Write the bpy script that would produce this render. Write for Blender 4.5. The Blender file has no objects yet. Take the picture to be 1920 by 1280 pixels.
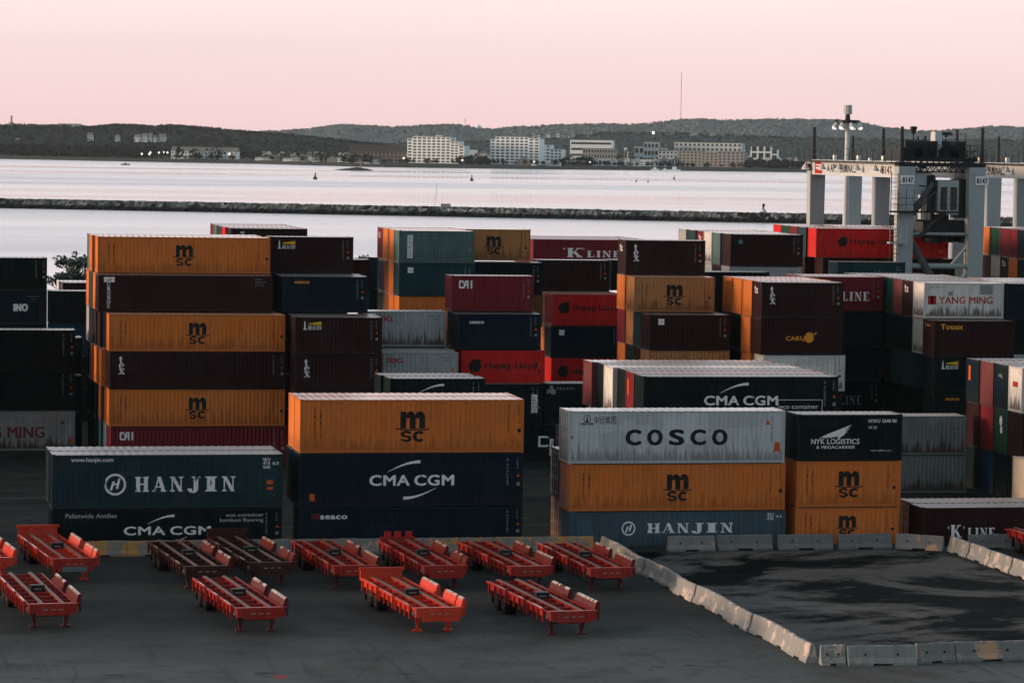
import bpy, bmesh, math, random
from mathutils import Vector, Matrix
random.seed(7)
R = math.radians
scene = bpy.context.scene
COL = scene.collection

# ------------------------------------------------------------------ camera
F, YH, ROLL, YAW, CH = 6193.95, 272.03, R(.8926), R(11.996), 22.371   # focal (px of 1920), horizon row, roll, yaw, eye height
PITCH = math.atan((640 - YH) / F)
_c, _s = math.cos(YAW), math.sin(YAW)
_cp, _sp = math.cos(PITCH), math.sin(PITCH)
_cr, _sr = math.cos(ROLL), math.sin(ROLL)

def ray(px, py):
    X, Y = px - 960, 640 - py
    x, y = (X * _cr - Y * _sr) / F, (X * _sr + Y * _cr) / F
    fw, up = _cp + y * _sp, -_sp + y * _cp
    return Vector((fw * _s + x * _c, fw * _c - x * _s, up))

def proj(u, v, z):
    fw, rt, up = u * _s + v * _c, u * _c - v * _s, z - CH
    zc, yc = fw * _cp - up * _sp, fw * _sp + up * _cp
    x, y = F * rt / zc, F * yc / zc
    return 960 + x * _cr + y * _sr, 640 - (-x * _sr + y * _cr)

def P(px, py, z):            # survey: the point of height z measured at that spot of the photo
    r = ray(px, py); t = (z - CH) / r.z
    return Vector((r.x * t, r.y * t, z))

def PV(px, v, z):            # survey: the u of a point at depth v, height z
    lo, hi = -3000., 3000.
    for _ in range(50):
        m = (lo + hi) / 2
        if proj(m, v, z)[0] < px: lo = m
        else: hi = m
    return m

def PD(px, py, d):           # survey: a far point at forward distance d
    r = ray(px, py); k = d / (r.x * _s + r.y * _c)
    return Vector((r.x * k, r.y * k, CH + r.z * k))

cam = bpy.data.cameras.new('camera')
cam.sensor_width = 36; cam.lens = 36 * F / 1920
cam.clip_start = 1; cam.clip_end = 60000
co = bpy.data.objects.new('camera', cam); COL.objects.link(co)
fwd = Vector((_s * _cp, _c * _cp, -_sp)); rgt = Vector((_c, -_s, 0)); upv = rgt.cross(fwd)
rx = rgt * _cr + upv * _sr; ux = upv * _cr - rgt * _sr
co.matrix_world = Matrix(((rx.x, ux.x, -fwd.x, 0), (rx.y, ux.y, -fwd.y, 0), (rx.z, ux.z, -fwd.z, CH), (0, 0, 0, 1)))
scene.camera = co

# ------------------------------------------------------------------ materials
MATS = {}
def nt(m):
    m.use_nodes = True
    n = m.node_tree.nodes; n.clear()
    return n, m.node_tree.links.new

def lin(r, g, b):
    f = lambda c: c / 12.92 if c <= .04045 else ((c + .055) / 1.055) ** 2.4
    return (f(r / 255), f(g / 255), f(b / 255), 1)

def paint(name, col, rough=.5, spec=.25, wear=.3, dirt=.25, rust=(.06, .022, .012), metal=0., streak=(5, 5, .7), fine=1., panel=0., low=0.):
    """Weathered paint: patchy tone, vertical dirt streaks, rust spots; object coordinates, shifted per object."""
    if name in MATS: return MATS[name]
    m = bpy.data.materials.new(name); MATS[name] = m
    n, L = nt(m)
    out = n.new('ShaderNodeOutputMaterial'); b = n.new('ShaderNodeBsdfPrincipled'); L(b.outputs[0], out.inputs[0])
    tc = n.new('ShaderNodeTexCoord'); oi = n.new('ShaderNodeObjectInfo')
    mul = n.new('ShaderNodeVectorMath'); mul.operation = 'SCALE'; mul.inputs[0].default_value = (37, 91, 53)
    L(oi.outputs['Random'], mul.inputs['Scale'])
    add = n.new('ShaderNodeVectorMath'); L(tc.outputs['Object'], add.inputs[0]); L(mul.outputs[0], add.inputs[1])
    n1 = n.new('ShaderNodeTexNoise'); n1.inputs['Scale'].default_value = .55; n1.inputs['Detail'].default_value = 5; L(add.outputs[0], n1.inputs['Vector'])
    mp = n.new('ShaderNodeMapping'); mp.inputs['Scale'].default_value = streak; L(add.outputs[0], mp.inputs[0])
    n2 = n.new('ShaderNodeTexNoise'); n2.inputs['Scale'].default_value = 1.; n2.inputs['Detail'].default_value = 6; L(mp.outputs[0], n2.inputs['Vector'])
    n3 = n.new('ShaderNodeTexNoise'); n3.inputs['Scale'].default_value = 2.6 * fine; n3.inputs['Detail'].default_value = 8; n3.inputs['Roughness'].default_value = .7; L(add.outputs[0], n3.inputs['Vector'])
    def ramp(src, a, bb, inv=False):
        r = n.new('ShaderNodeMapRange'); r.clamp = True
        r.inputs['From Min'].default_value = a; r.inputs['From Max'].default_value = bb
        if inv: r.inputs['To Min'].default_value = 1; r.inputs['To Max'].default_value = 0
        L(src, r.inputs['Value']); return r.outputs[0]
    def mix(a, bcol, fac):
        x = n.new('ShaderNodeMix'); x.data_type = 'RGBA'
        if isinstance(a, tuple): x.inputs['A'].default_value = a
        else: L(a, x.inputs['A'])
        x.inputs['B'].default_value = bcol
        L(fac, x.inputs['Factor']); return x.outputs['Result']
    def scale(src, k):
        x = n.new('ShaderNodeMath'); x.operation = 'MULTIPLY'; L(src, x.inputs[0]); x.inputs[1].default_value = k; return x.outputs[0]
    c = tuple(col[:3]) + (1,)
    faded = tuple(min(1, .78 * x + .25 * (.3 * sum(c[:3]) / 3 + .35 * max(c[:3]))) for x in c[:3]) + (1,)
    g = mix(c, faded, scale(ramp(n1.outputs[0], .35, .75), min(1, .5 * wear + .15)))
    dk = tuple(x * .38 for x in c[:3]) + (1,)
    g = mix(g, dk, scale(ramp(n2.outputs[0], .5, .78), dirt))
    g = mix(g, rust + (1,), scale(ramp(n3.outputs[0], .64 - .06 * wear, .72 - .05 * wear), min(1, wear)))
    if panel:                                                    # repaired and repainted panels
        vo = n.new('ShaderNodeTexVoronoi'); vo.distance = 'CHEBYCHEV'; vo.inputs['Scale'].default_value = .62; L(add.outputs[0], vo.inputs['Vector'])
        sp = n.new('ShaderNodeSeparateColor'); L(vo.outputs['Color'], sp.inputs[0])
        g = mix(g, tuple(min(1, x * .55 + .02) for x in c[:3]) + (1,), scale(ramp(sp.outputs[0], .70, .71), panel))
        g = mix(g, tuple(min(1, x * 1.2 + .012) for x in c[:3]) + (1,), scale(ramp(sp.outputs[1], .78, .79), panel))
    if low:                                                      # rust creeping up from the bottom rail, streaks below the top one
        se = n.new('ShaderNodeSeparateXYZ'); L(tc.outputs['Object'], se.inputs[0])
        ad = n.new('ShaderNodeMath'); ad.operation = 'MULTIPLY_ADD'; L(n2.outputs[0], ad.inputs[0]); ad.inputs[1].default_value = -2.6; L(se.outputs['Z'], ad.inputs[2])
        g = mix(g, rust + (1,), scale(ramp(ad.outputs[0], -.95, -.45, True), low))
    L(g, b.inputs['Base Color'])
    rr = n.new('ShaderNodeMapRange'); rr.inputs['To Min'].default_value = rough - .08; rr.inputs['To Max'].default_value = rough + .14; L(n2.outputs[0], rr.inputs['Value'])
    L(rr.outputs[0], b.inputs['Roughness'])
    b.inputs['Specular IOR Level'].default_value = spec; b.inputs['Metallic'].default_value = metal
    return m

def flat(name, col, rough=.6, spec=.2, metal=0., emit=None, var=.18, sc=3.):
    if name in MATS: return MATS[name]
    m = bpy.data.materials.new(name); MATS[name] = m
    n, L = nt(m)
    out = n.new('ShaderNodeOutputMaterial'); b = n.new('ShaderNodeBsdfPrincipled'); L(b.outputs[0], out.inputs[0])
    tc = n.new('ShaderNodeTexCoord'); n1 = n.new('ShaderNodeTexNoise'); n1.inputs['Scale'].default_value = sc; n1.inputs['Detail'].default_value = 6
    L(tc.outputs['Object'], n1.inputs['Vector'])
    x = n.new('ShaderNodeMix'); x.data_type = 'RGBA'
    x.inputs['A'].default_value = tuple(c * (1 - var) for c in col[:3]) + (1,); x.inputs['B'].default_value = tuple(min(1, c * (1 + var)) for c in col[:3]) + (1,)
    L(n1.outputs[0], x.inputs['Factor']); L(x.outputs['Result'], b.inputs['Base Color'])
    b.inputs['Roughness'].default_value = rough; b.inputs['Specular IOR Level'].default_value = spec; b.inputs['Metallic'].default_value = metal
    if emit:
        b.inputs['Emission Color'].default_value = tuple(emit[:3]) + (1,); b.inputs['Emission Strength'].default_value = emit[3]
    return m

def worn(name, col, under, amount=.5, sc=3., stretch=(1., 1., .35)):
    """Painted lettering flaking off: shows the paint below in patches."""
    if name in MATS: return MATS[name]
    m = bpy.data.materials.new(name); MATS[name] = m
    n, L = nt(m)
    out = n.new('ShaderNodeOutputMaterial'); b = n.new('ShaderNodeBsdfPrincipled'); L(b.outputs[0], out.inputs[0])
    tc = n.new('ShaderNodeTexCoord'); mp = n.new('ShaderNodeMapping'); mp.inputs['Scale'].default_value = stretch; L(tc.outputs['Object'], mp.inputs[0])
    n1 = n.new('ShaderNodeTexNoise'); n1.inputs['Scale'].default_value = sc; n1.inputs['Detail'].default_value = 7; L(mp.outputs[0], n1.inputs['Vector'])
    r = n.new('ShaderNodeMapRange'); r.inputs['From Min'].default_value = .68 - .2 * amount; r.inputs['From Max'].default_value = .74 - .2 * amount; L(n1.outputs[0], r.inputs['Value'])
    x = n.new('ShaderNodeMix'); x.data_type = 'RGBA'; x.inputs['A'].default_value = tuple(col[:3]) + (1,); x.inputs['B'].default_value = tuple(under[:3]) + (1,)
    L(r.outputs[0], x.inputs['Factor']); L(x.outputs['Result'], b.inputs['Base Color'])
    b.inputs['Roughness'].default_value = .6; b.inputs['Specular IOR Level'].default_value = .2
    return m

# ------------------------------------------------------------------ mesh building
class MB:
    def __init__(s): s.v = []; s.f = []
    def add(s, vs, fs):
        o = len(s.v); s.v += [tuple(p) for p in vs]; s.f += [tuple(i + o for i in f) for f in fs]; return s
    def box(s, x0, y0, z0, x1, y1, z1, M=None):
        vs = [(x0, y0, z0), (x1, y0, z0), (x1, y1, z0), (x0, y1, z0), (x0, y0, z1), (x1, y0, z1), (x1, y1, z1), (x0, y1, z1)]
        if M: vs = [M @ Vector(p) for p in vs]
        return s.add(vs, [(0, 3, 2, 1), (4, 5, 6, 7), (0, 1, 5, 4), (1, 2, 6, 5), (2, 3, 7, 6), (3, 0, 4, 7)])
    def prism(s, pts, axis_fn, a, b):
        """polygon pts (2D) extruded between parameters a and b; axis_fn(p, q, t) -> xyz"""
        n = len(pts); vs = [axis_fn(p, q, a) for p, q in pts] + [axis_fn(p, q, b) for p, q in pts]
        fs = [tuple(range(n - 1, -1, -1)), tuple(range(n, 2 * n))] + [(i, (i + 1) % n, n + (i + 1) % n, n + i) for i in range(n)]
        return s.add(vs, fs)
    def tube(s, p0, p1, r0, r1=None, n=8, cap=True):
        r1 = r0 if r1 is None else r1
        p0, p1 = Vector(p0), Vector(p1); d = (p1 - p0).normalized()
        a = d.orthogonal().normalized(); b = d.cross(a)
        vs = []
        for p, r in ((p0, r0), (p1, r1)):
            for i in range(n):
                t = 2 * math.pi * i / n; vs.append(p + a * r * math.cos(t) + b * r * math.sin(t))
        fs = [(i, (i + 1) % n, n + (i + 1) % n, n + i) for i in range(n)]
        if cap: fs += [tuple(range(n - 1, -1, -1)), tuple(range(n, 2 * n))]
        return s.add(vs, fs)
    def bar(s, p0, p1, w, h=None):
        """square-section beam between two points"""
        h = w if h is None else h
        p0, p1 = Vector(p0), Vector(p1); d = (p1 - p0).normalized()
        a = Vector((0, 0, 1)).cross(d)
        a = a.normalized() if a.length > 1e-4 else Vector((1, 0, 0)); b = d.cross(a)
        vs = [p + a * sx * w / 2 + b * sy * h / 2 for p in (p0, p1) for sx, sy in ((-1, -1), (1, -1), (1, 1), (-1, 1))]
        return s.add(vs, [(3, 2, 1, 0), (4, 5, 6, 7), (0, 1, 5, 4), (1, 2, 6, 5), (2, 3, 7, 6), (3, 0, 4, 7)])
    def ball(s, c, r, n=8, m=6, sc=(1, 1, 1)):
        vs = []; fs = []
        for j in range(m + 1):
            ph = math.pi * j / m
            for i in range(n):
                th = 2 * math.pi * i / n
                vs.append((c[0] + r * sc[0] * math.sin(ph) * math.cos(th), c[1] + r * sc[1] * math.sin(ph) * math.sin(th), c[2] + r * sc[2] * math.cos(ph)))
        for j in range(m):
            for i in range(n): fs.append((j * n + i, (j + 1) * n + i, (j + 1) * n + (i + 1) % n, j * n + (i + 1) % n))
        return s.add(vs, fs)
    def mesh(s, name, mat, smooth=False):
        me = bpy.data.meshes.new(name); me.from_pydata(s.v, [], s.f); me.materials.append(mat)
        if smooth: me.polygons.foreach_set('use_smooth', [True] * len(me.polygons))
        me.update(); return me

def ob(name, me, parent=None, loc=None, label=None, cat=None, group=None, kind=None, rotz=0):
    o = bpy.data.objects.new(name, me); COL.objects.link(o)
    if parent: o.parent = parent
    if loc is not None: o.location = loc
    if rotz: o.rotation_euler.z = rotz
    if label: o['label'] = label
    if cat: o['category'] = cat
    if group: o['group'] = group
    if kind: o['kind'] = kind
    return o
def thing(name, label, cat, loc=(0, 0, 0), rotz=0, group=None):
    return ob(name, None, None, loc, label, cat, group, None, rotz)
def clone(o, parent=None):
    c = o.copy(); COL.objects.link(c)
    if parent: c.parent = parent
    for ch in o.children: clone(ch, c)
    return c
# ------------------------------------------------------------------ lettering
_tx = {}
def sans(body, bold=.0):
    """built-in sans face as a flat triangulated outline, scaled so the capital height is 1"""
    k = (body, bold)
    if k in _tx: return _tx[k]
    c = bpy.data.curves.new('type', 'FONT'); c.body = body; c.space_character = 1. + 1.6 * bold; c.resolution_u = 4
    o = bpy.data.objects.new('type', c); COL.objects.link(o)
    me = bpy.data.meshes.new_from_object(o.evaluated_get(bpy.context.evaluated_depsgraph_get()))
    vs = [(v.co.x / .729, v.co.y / .729) for v in me.vertices]; fs = [tuple(p.vertices) for p in me.polygons]
    bpy.data.objects.remove(o); bpy.data.curves.remove(c); bpy.data.meshes.remove(me)
    _tx[k] = (vs, fs); return _tx[k]

def ring(cx, cy, rx, ry, wx, wy, a0, a1, n=14):
    """arc band from angle a0 to a1 (degrees); wx, wy: band width at its sides and at top/bottom"""
    q = []
    for i in range(n):
        t0, t1 = R(a0 + (a1 - a0) * i / n), R(a0 + (a1 - a0) * (i + 1) / n)
        q.append([(cx + rx * math.cos(t0), cy + ry * math.sin(t0)), (cx + rx * math.cos(t1), cy + ry * math.sin(t1)),
                  (cx + (rx - wx) * math.cos(t1), cy + (ry - wy) * math.sin(t1)), (cx + (rx - wx) * math.cos(t0), cy + (ry - wy) * math.sin(t0))])
    return q
def bq(x0, y0, x1, y1): return [[(x0, y0), (x1, y0), (x1, y1), (x0, y1)]]
def dq(x0, y0, x1, y1, w): return [[(x0 - w / 2, y0), (x0 + w / 2, y0), (x1 + w / 2, y1), (x1 - w / 2, y1)]]
def serif(ch):
    """roman capitals (and t, e, x) with slab serifs: polygons on a cap height of 1, and the advance"""
    T, t, h = .3, .1, .09
    S = lambda x, y, w=.44: bq(x - w / 2, y, x + w / 2, y + h)
    if ch == 'H': return bq(.1, 0, .4, 1) + bq(.7, 0, 1.0, 1) + bq(.37, .46, .73, .55) + S(.25, 0) + S(.25, 1 - h) + S(.85, 0) + S(.85, 1 - h), 1.1
    if ch == 'A': return dq(.16, 0, .5, 1, t) + dq(.85, 0, .5, 1, .27) + bq(.3, .28, .7, .36) + S(.16, 0, .3) + S(.85, 0, .44), 1.05
    if ch == 'N': return bq(.15, 0, .24, 1) + bq(.8, 0, .89, 1) + dq(.84, 0, .22, 1, .28) + S(.2, 0, .34) + S(.16, 1 - h, .3) + S(.85, 1 - h, .34), 1.05
    if ch == 'J': return bq(.34, .2, .58, 1) + S(.46, 1 - h) + ring(.3, .2, .28, .3, .24, .1, 180, 360), .7
    if ch == 'I': return bq(.1, 0, .4, 1) + S(.25, 0) + S(.25, 1 - h), .5
    if ch == 'L': return bq(.1, 0, .4, 1) + S(.25, 0) + S(.25, 1 - h) + bq(.37, 0, .82, h) + bq(.74, h, .82, .3), .88
    if ch == 'E': return bq(.1, 0, .4, 1) + bq(.03, 0, .82, h) + bq(.03, 1 - h, .8, 1) + bq(.37, .47, .62, .55) + bq(.74, h, .82, .28) + bq(.72, .74, .8, 1 - h), .88
    if ch == 'K': return bq(.1, 0, .4, 1) + S(.25, 0) + S(.25, 1 - h) + dq(.4, .42, .84, 1, .1) + dq(.92, 0, .52, .58, .28) + S(.9, 0, .4) + S(.84, 1 - h, .36), 1.12
    if ch == 'O': return ring(.5, .5, .47, .52, .24, .08, 0, 360, 24), 1.0
    if ch == 'C': return ring(.5, .5, .47, .52, .24, .08, 42, 318, 22) + bq(.8, .64, .88, .98) + bq(.8, .04, .88, .32), .95
    if ch == 'R': return bq(.1, 0, .4, 1) + S(.25, 0) + bq(.03, 1 - h, .5, 1) + bq(.37, .46, .5, .54) + ring(.48, .73, .36, .27, .23, .08, -90, 90) + dq(.86, 0, .55, .48, .24) + S(.88, 0, .3), 1.0
    if ch == 'B': return bq(.1, 0, .4, 1) + bq(.03, 0, .5, h) + bq(.03, 1 - h, .5, 1) + bq(.37, .48, .5, .56) + ring(.48, .76, .34, .24, .22, .08, -90, 90) + ring(.48, .26, .38, .27, .24, .08, -90, 90), .92
    if ch == 'S': return ring(.4, .74, .33, .28, .2, .09, 30, 262) + ring(.4, .27, .35, .29, .22, .09, -150, 82) + bq(.64, .7, .72, .98) + bq(.06, .04, .14, .3), .78
    if ch == 'T': return bq(.33, 0, .57, 1) + S(.45, 0) + bq(.04, 1 - h, .86, 1) + bq(.04, .72, .11, 1 - h) + bq(.79, .72, .86, 1 - h), .92
    if ch == 't': return bq(.2, .14, .44, 1) + bq(.04, .62, .66, .7) + ring(.42, .2, .22, .22, .2, .1, 180, 330, 8) + dq(.1, .68, .3, 1, .1), .7
    if ch == 'e': return ring(.38, .36, .35, .38, .2, .09, 0, 322, 20) + bq(.16, .34, .7, .42), .76
    if ch == 'x': return dq(.68, 0, .2, .7, .26) + dq(.12, 0, .66, .7, .1) + S(.14, 0, .3) + S(.66, 0, .36) + S(.2, .62, .36) + S(.64, .62, .3), .84
    if ch == '"': return bq(.08, .8, .16, 1) + bq(.26, .8, .34, 1), .42
    return [], .4

class Art:
    """flat artwork in the plane (x to the right, z up), metres"""
    def __init__(s): s.v = []; s.f = []; s.d = []; s.k = 0
    def poly(s, pts):
        o = len(s.v); s.v += [(p[0], p[1]) for p in pts]; s.d += [s.k * .0004] * len(pts); s.f.append(tuple(range(o, o + len(pts)))); s.k = (s.k + 1) % 9
        return s
    def sans(s, body, x, z, h, w=None, bold=.02, rot=0, center=False):
        vs, fs = sans(body, bold if len(body) > 1 else 0)
        if not vs: return s
        x0, x1 = min(p[0] for p in vs), max(p[0] for p in vs)
        kx = h if w is None else w / max(1e-6, x1 - x0)
        off = -(x1 - x0) * kx / 2 if center else 0
        e = bold * 1.15 * h                                   # heavier strokes: the outline laid down several times, each a hair prouder
        sh = [(0, 0)] if bold < .015 else [(-e, 0), (e, 0), (0, e * .6), (0, -e * .6), (e * .7, e * .45), (-e * .7, -e * .45), (e * .7, -e * .45), (-e * .7, e * .45)] if bold > .035 else [(-e, 0), (e, 0), (0, e * .5), (0, -e * .5)]
        for q, (ex, ez) in enumerate(sh):
            o = len(s.v)
            for a, b in vs:
                a2, b2 = (a - x0) * kx + off + ex, b * h + ez
                s.v.append((x + a2, z + b2) if not rot else (x - b2, z + a2) if rot == 90 else (x + b2, z - a2)); s.d.append(q * .0004)
            s.f += [tuple(i + o for i in f) for f in fs]
        return s
    def roman(s, body, x, z, h, w=None, gap=.08, slant=0.):
        q = []; a = 0
        for ch in body:
            g, adv = serif(ch); q += [[(px + a, py) for px, py in p] for p in g]; a += adv + gap
        k = h if w is None else w / a
        for p in q: s.poly([(x + (px + slant * py) * k, z + py * h) for px, py in p])
        return s
    def down(s, body, x, z, h, step, bold=.02, w=None):
        """letters one under another"""
        for i, ch in enumerate(body):
            if ch != ' ': s.sans(ch, x, z - i * step, h, w, bold, center=True)
        return s
    def disc(s, cx, cz, r, n=18, rz=None): return s.poly([(cx + r * math.cos(2 * math.pi * i / n), cz + (rz or r) * math.sin(2 * math.pi * i / n)) for i in range(n)])
    def ring(s, *a):
        for p in ring(*a): s.poly(p)
        return s

PITCH_C, DEEP = .278, .036
def prof(x, L):
    """depth of the corrugated side at x"""
    if x < .2 or x > L - .2: return 0.
    t = ((x - .2) / PITCH_C) % 1.
    if t < .26: return 0.
    if t < .5: return DEEP * (t - .26) / .24
    if t < .76: return DEEP
    return DEEP * (1 - (t - .76) / .24)

def conform(art, L, name, mat, base=.02, proud=.005):
    """lay flat artwork over the corrugated side wall: cut it at every fold and push it to the panel"""
    bm = bmesh.new(); vs = [bm.verts.new((x, -d, z)) for (x, z), d in zip(art.v, art.d)]
    for f in art.f:
        try: bm.faces.new([vs[i] for i in f])
        except ValueError: pass
    x0, x1 = min(p[0] for p in art.v), max(p[0] for p in art.v)
    k = int(max(0, (x0 - .2) // PITCH_C))
    while .2 + k * PITCH_C < x1:
        for t in (0, .26, .5, .76):
            x = .2 + (k + t) * PITCH_C
            if x0 < x < x1: bmesh.ops.bisect_plane(bm, geom=bm.verts[:] + bm.edges[:] + bm.faces[:], plane_co=(x, 0, 0), plane_no=(1, 0, 0))
        k += 1
    for v in bm.verts: v.co.y += base + prof(v.co.x, L) - proud
    bm.normal_update()
    for f in bm.faces:
        if f.normal.y > 0: f.normal_flip()
    me = bpy.data.meshes.new(name); bm.to_mesh(me); bm.free(); me.materials.append(mat); return me

# ------------------------------------------------------------------ containers
W = 2.438
COLS = dict(  # real paint colours
    OR=(.66, .185, .034), ORT=(.42, .19, .07), MAR=(.026, .0085, .0095), RED=(.6, .012, .011), CAI=(.17, .015, .023), NAVY=(.0015, .013, .023),
    BLK=(.0015, .0095, .011), HJ=(.011, .038, .046), HJ2=(.06, .10, .135), COS=(.53, .58, .6), GRY=(.36, .38, .38), GGN=(.085, .155, .15),
    TEAL=(.012, .05, .06), GRN=(.01, .06, .038), WHT=(.68, .67, .64), BRN=(.16, .065, .03), BLU=(.008, .035, .07), CRM=(.72, .6, .48), PINK=(.16, .045, .05), GRD=(.2, .225, .225))
WEAR = dict(COS=.38, GRY=.6, WHT=.4, ORT=.55, GGN=.35, OR=.3)
def cmat(c): return paint('paint_' + c, COLS[c], .6, .08, WEAR.get(c, .26), .5 if c in ('COS', 'GRY', 'WHT', 'ORT') else .42, panel=.35 if c in ('COS', 'HJ', 'HJ2', 'GRY', 'GRD', 'WHT', 'ORT') else .16, low=.8 if c in ('GRY', 'GRD', 'WHT') else .5 if c in ('COS', 'ORT') else .3 if c == 'OR' else .12)
def rmat(c):
    k = COLS[c]; dusty = tuple(.55 * x + .45 * d for x, d in zip(k, (.56, .5, .47)))  # dust and bleaching, plus sky sheen lightened into the roof colour
    if c in ('MAR', 'BLK', 'NAVY', 'HJ', 'HJ2', 'BRN', 'BLU', 'CAI'): return paint('roof_' + c, tuple(.75 * x + .25 * d for x, d in zip(k, (.5, .46, .45))), .3, .45, .3, .3, streak=(1.5, 6, 5))
    return paint('roof_' + c, dusty, .18, .8, .2, .2, streak=(1.5, 6, 5))
def fmat(c): return paint('frame_' + c, tuple(x * .8 for x in COLS[c]), .55, .18, .45, .3)
_cm = {}
def box_meshes(L, h, c):
    k = (round(L, 3), round(h, 3), c)
    if k in _cm: return _cm[k]
    # frame: posts, rails, corner castings, floor
    f = MB()
    for x in (0, L - .15):
        for y in (0, W - .15): f.box(x, y, .118, x + .15, y + .15, h - .118)
    for y in (.012, W - .072): f.box(.15, y, h - .1, L - .15, y + .06, h - .028)
    for y in (.008, W - .058): f.box(.15, y, .02, L - .15, y + .05, .17)
    for x in (.01, L - .09):
        f.box(x, .15, h - .14, x + .08, W - .15, h - .02); f.box(x, .15, .02, x + .08, W - .15, .17)
    for x in (-.004, L - .174):
        for y in (-.004, W - .158):
            for z in (0, h - .118): f.box(x, y, z, x + .178, y + .162, z + .118)
    f.box(.09, .06, .1, L - .09, W - .06, .14)
    # corrugated side sheet
    s = MB(); xs = [.13]; kk = 0
    while .2 + kk * PITCH_C < L - .22:
        for t in (0, .26, .5, .76):
            x = .2 + (kk + t) * PITCH_C
            if x < L - .2: xs.append(x)
        kk += 1
    xs += [L - .2, L - .13]
    s.add([(x, .02 + prof(x, L), z) for x in xs for z in (.16, h - .09)], [(2 * i, 2 * i + 2, 2 * i + 3, 2 * i + 1) for i in range(len(xs) - 1)])
    # roof sheet: pressed corrugations across
    r = MB(); pr = .42 if L > 8 else .36; n = int((L - .3) / pr); pr = (L - .3) / n; zs = []
    for i in range(n):
        for t, d in ((0, 0), (.18, 0), (.3, .017), (.7, .017), (.82, 0)): zs.append((.15 + (i + t) * pr, d))
    zs.append((L - .15, 0))
    pts = []
    for x, d in zs: pts += [(x, .02, h - .035 + d), (x, W - .02, h - .035 + d)]
    r.add(pts, [(2 * i, 2 * i + 2, 2 * i + 3, 2 * i + 1) for i in range(len(zs) - 1)])
    r.box(.0, .15, h - .025, .16, W - .15, h - .006); r.box(L - .16, .15, h - .025, L, W - .15, h - .006)
    # blank end wall: corrugated, drawn at x = 0
    e = MB(); ys = []; p = .26; n = 8; p = (W - .3) / n
    for i in range(n):
        for t, d in ((0, 0), (.3, 0), (.5, .018), (.8, .018)): ys.append((.15 + (i + t) * p, d))
    ys.append((W - .15, 0))
    e.add([(.02 + d, y, z) for y, d in ys for z in (.16, h - .12)], [(2 * i, 2 * i + 1, 2 * i + 3, 2 * i + 2) for i in range(len(ys) - 1)])
    # door leaf (0 .. half width) with two pressed panels, and its locking bars
    d = MB(); hw = (W - .32) / 2
    d.box(.03, 0, .17, .07, hw, h - .14)
    for z0, z1 in ((.25, h * .36), (h * .4, h * .62), (h * .66, h - .24)): d.box(.012, .1, z0, .0295, hw - .1, z1)
    b = MB()
    for y in (.28, hw - .24):
        b.tube((-.012, y, .12), (-.012, y, h - .1), .022, n=6)
        for z in (.3, h * .38, h * .64, h - .28): b.box(-.036, y - .07, z, .0115, y + .07, z + .09)
        b.box(-.046, y - .03, h * .44, -.022, y + .3 if y < .5 else y + .05, h * .44 + .04)
    m, fm = cmat(c), fmat(c)
    _cm[k] = (f.mesh('frame', fm), s.mesh('side_wall', m), r.mesh('roof', rmat(c)), e.mesh('end_wall', m), d.mesh('door', m),
              b.mesh('locking_bars', paint('galvanised_bars', (.3, .3, .3), .45, .4, .35, .4)))
    return _cm[k]

_proto = {}
def container(L, h, c, u, v, z, label, group, marks=(), doors='R', rot=0):
    """one shipping container, front-bottom-left corner at (u, v, z), long side towards -v"""
    f, s, r, e, d, b = box_meshes(L, h, c)
    t = thing('shipping_container', label, 'container', (u, v, z), rot, group)
    ob('frame', f, t); ob('side_wall', s, t)
    ob('side_wall', s, t, (L, W, 0), rotz=math.pi); ob('roof', r, t)
    if doors == 'R':
        ob('end_wall', e, t); x0, ry = L, math.pi
        leaf = [(L, W - .16, 0), (L, W / 2, 0)]
    else:
        ob('end_wall', e, t, (L, W, 0), rotz=math.pi); leaf = [(0, .16, 0), (0, W / 2, 0)]; ry = 0
    for p in leaf:
        dd = ob('door', d, t, p, rotz=ry); ob('locking_bars', b, dd)
    for nm, me in marks_for(marks, L, h, c): ob(nm, me, t)
    return t
# ------------------------------------------------------------------ what is painted on the containers
def ink(c): return {
    'black': worn('paint_black_lettering', (.011, .012, .013), (.09, .05, .03), .1, 4.), 'white': worn('paint_white_lettering', (.84, .84, .84), (.3, .3, .3), .16, 4.),
    'pale': flat('paint_pale_lettering', (.55, .56, .56), .6, .15), 'grey': flat('paint_grey_lettering', (.26, .27, .27), .6, .15), 'red': flat('paint_red_lettering', (.42, .02, .03), .6, .15),
    'dred': flat('paint_dull_red_lettering', (.2, .018, .02), .6, .15), 'orange': flat('label_orange', (.6, .11, .015), .6, .15),
    'yellow': flat('paint_yellow_lettering', (.75, .46, .03), .6, .15), 'amber': flat('paint_amber_lettering', (.8, .33, .03), .6, .15),
    'wornwhite': worn('worn_white_lettering', (.84, .84, .84), COLS['HJ'], .42), 'wornwhite2': worn('worn_white_lettering_pale', (.84, .84, .84), COLS['HJ2'], .4),
    'plum': flat('paint_plum_lettering', (.2, .04, .05), .6, .15), 'blue': flat('label_blue', (.1, .22, .3), .6, .15),
    'patch': flat('paint_grey_patch', (.24, .27, .28), .6, .15), 'patch2': flat('paint_green_patch', (.13, .19, .18), .6, .15)}[c]
_mk = {}
CODE = ['4810265', '7402913', '3326408', '6195072', '2847310']
def marks_for(marks, L, h, c):
    out = []
    for mk in marks:
        k = (mk, round(L, 2), round(h, 2))
        if k not in _mk: _mk[k] = [(nm, (conform(a, L, nm, ink(i)) if nm != 'end_lettering' else endmark(a, nm, ink(i)))) for nm, i, a in build_mark(mk, L, h)]
        out += _mk[k]
    return out
def endmark(a, nm, mat):
    m = MB(); m.add([(-.008 - d, W - x, z) for (x, z), d in zip(a.v, a.d)], [tuple(f) for f in a.f]); return m.mesh(nm, mat)

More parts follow.
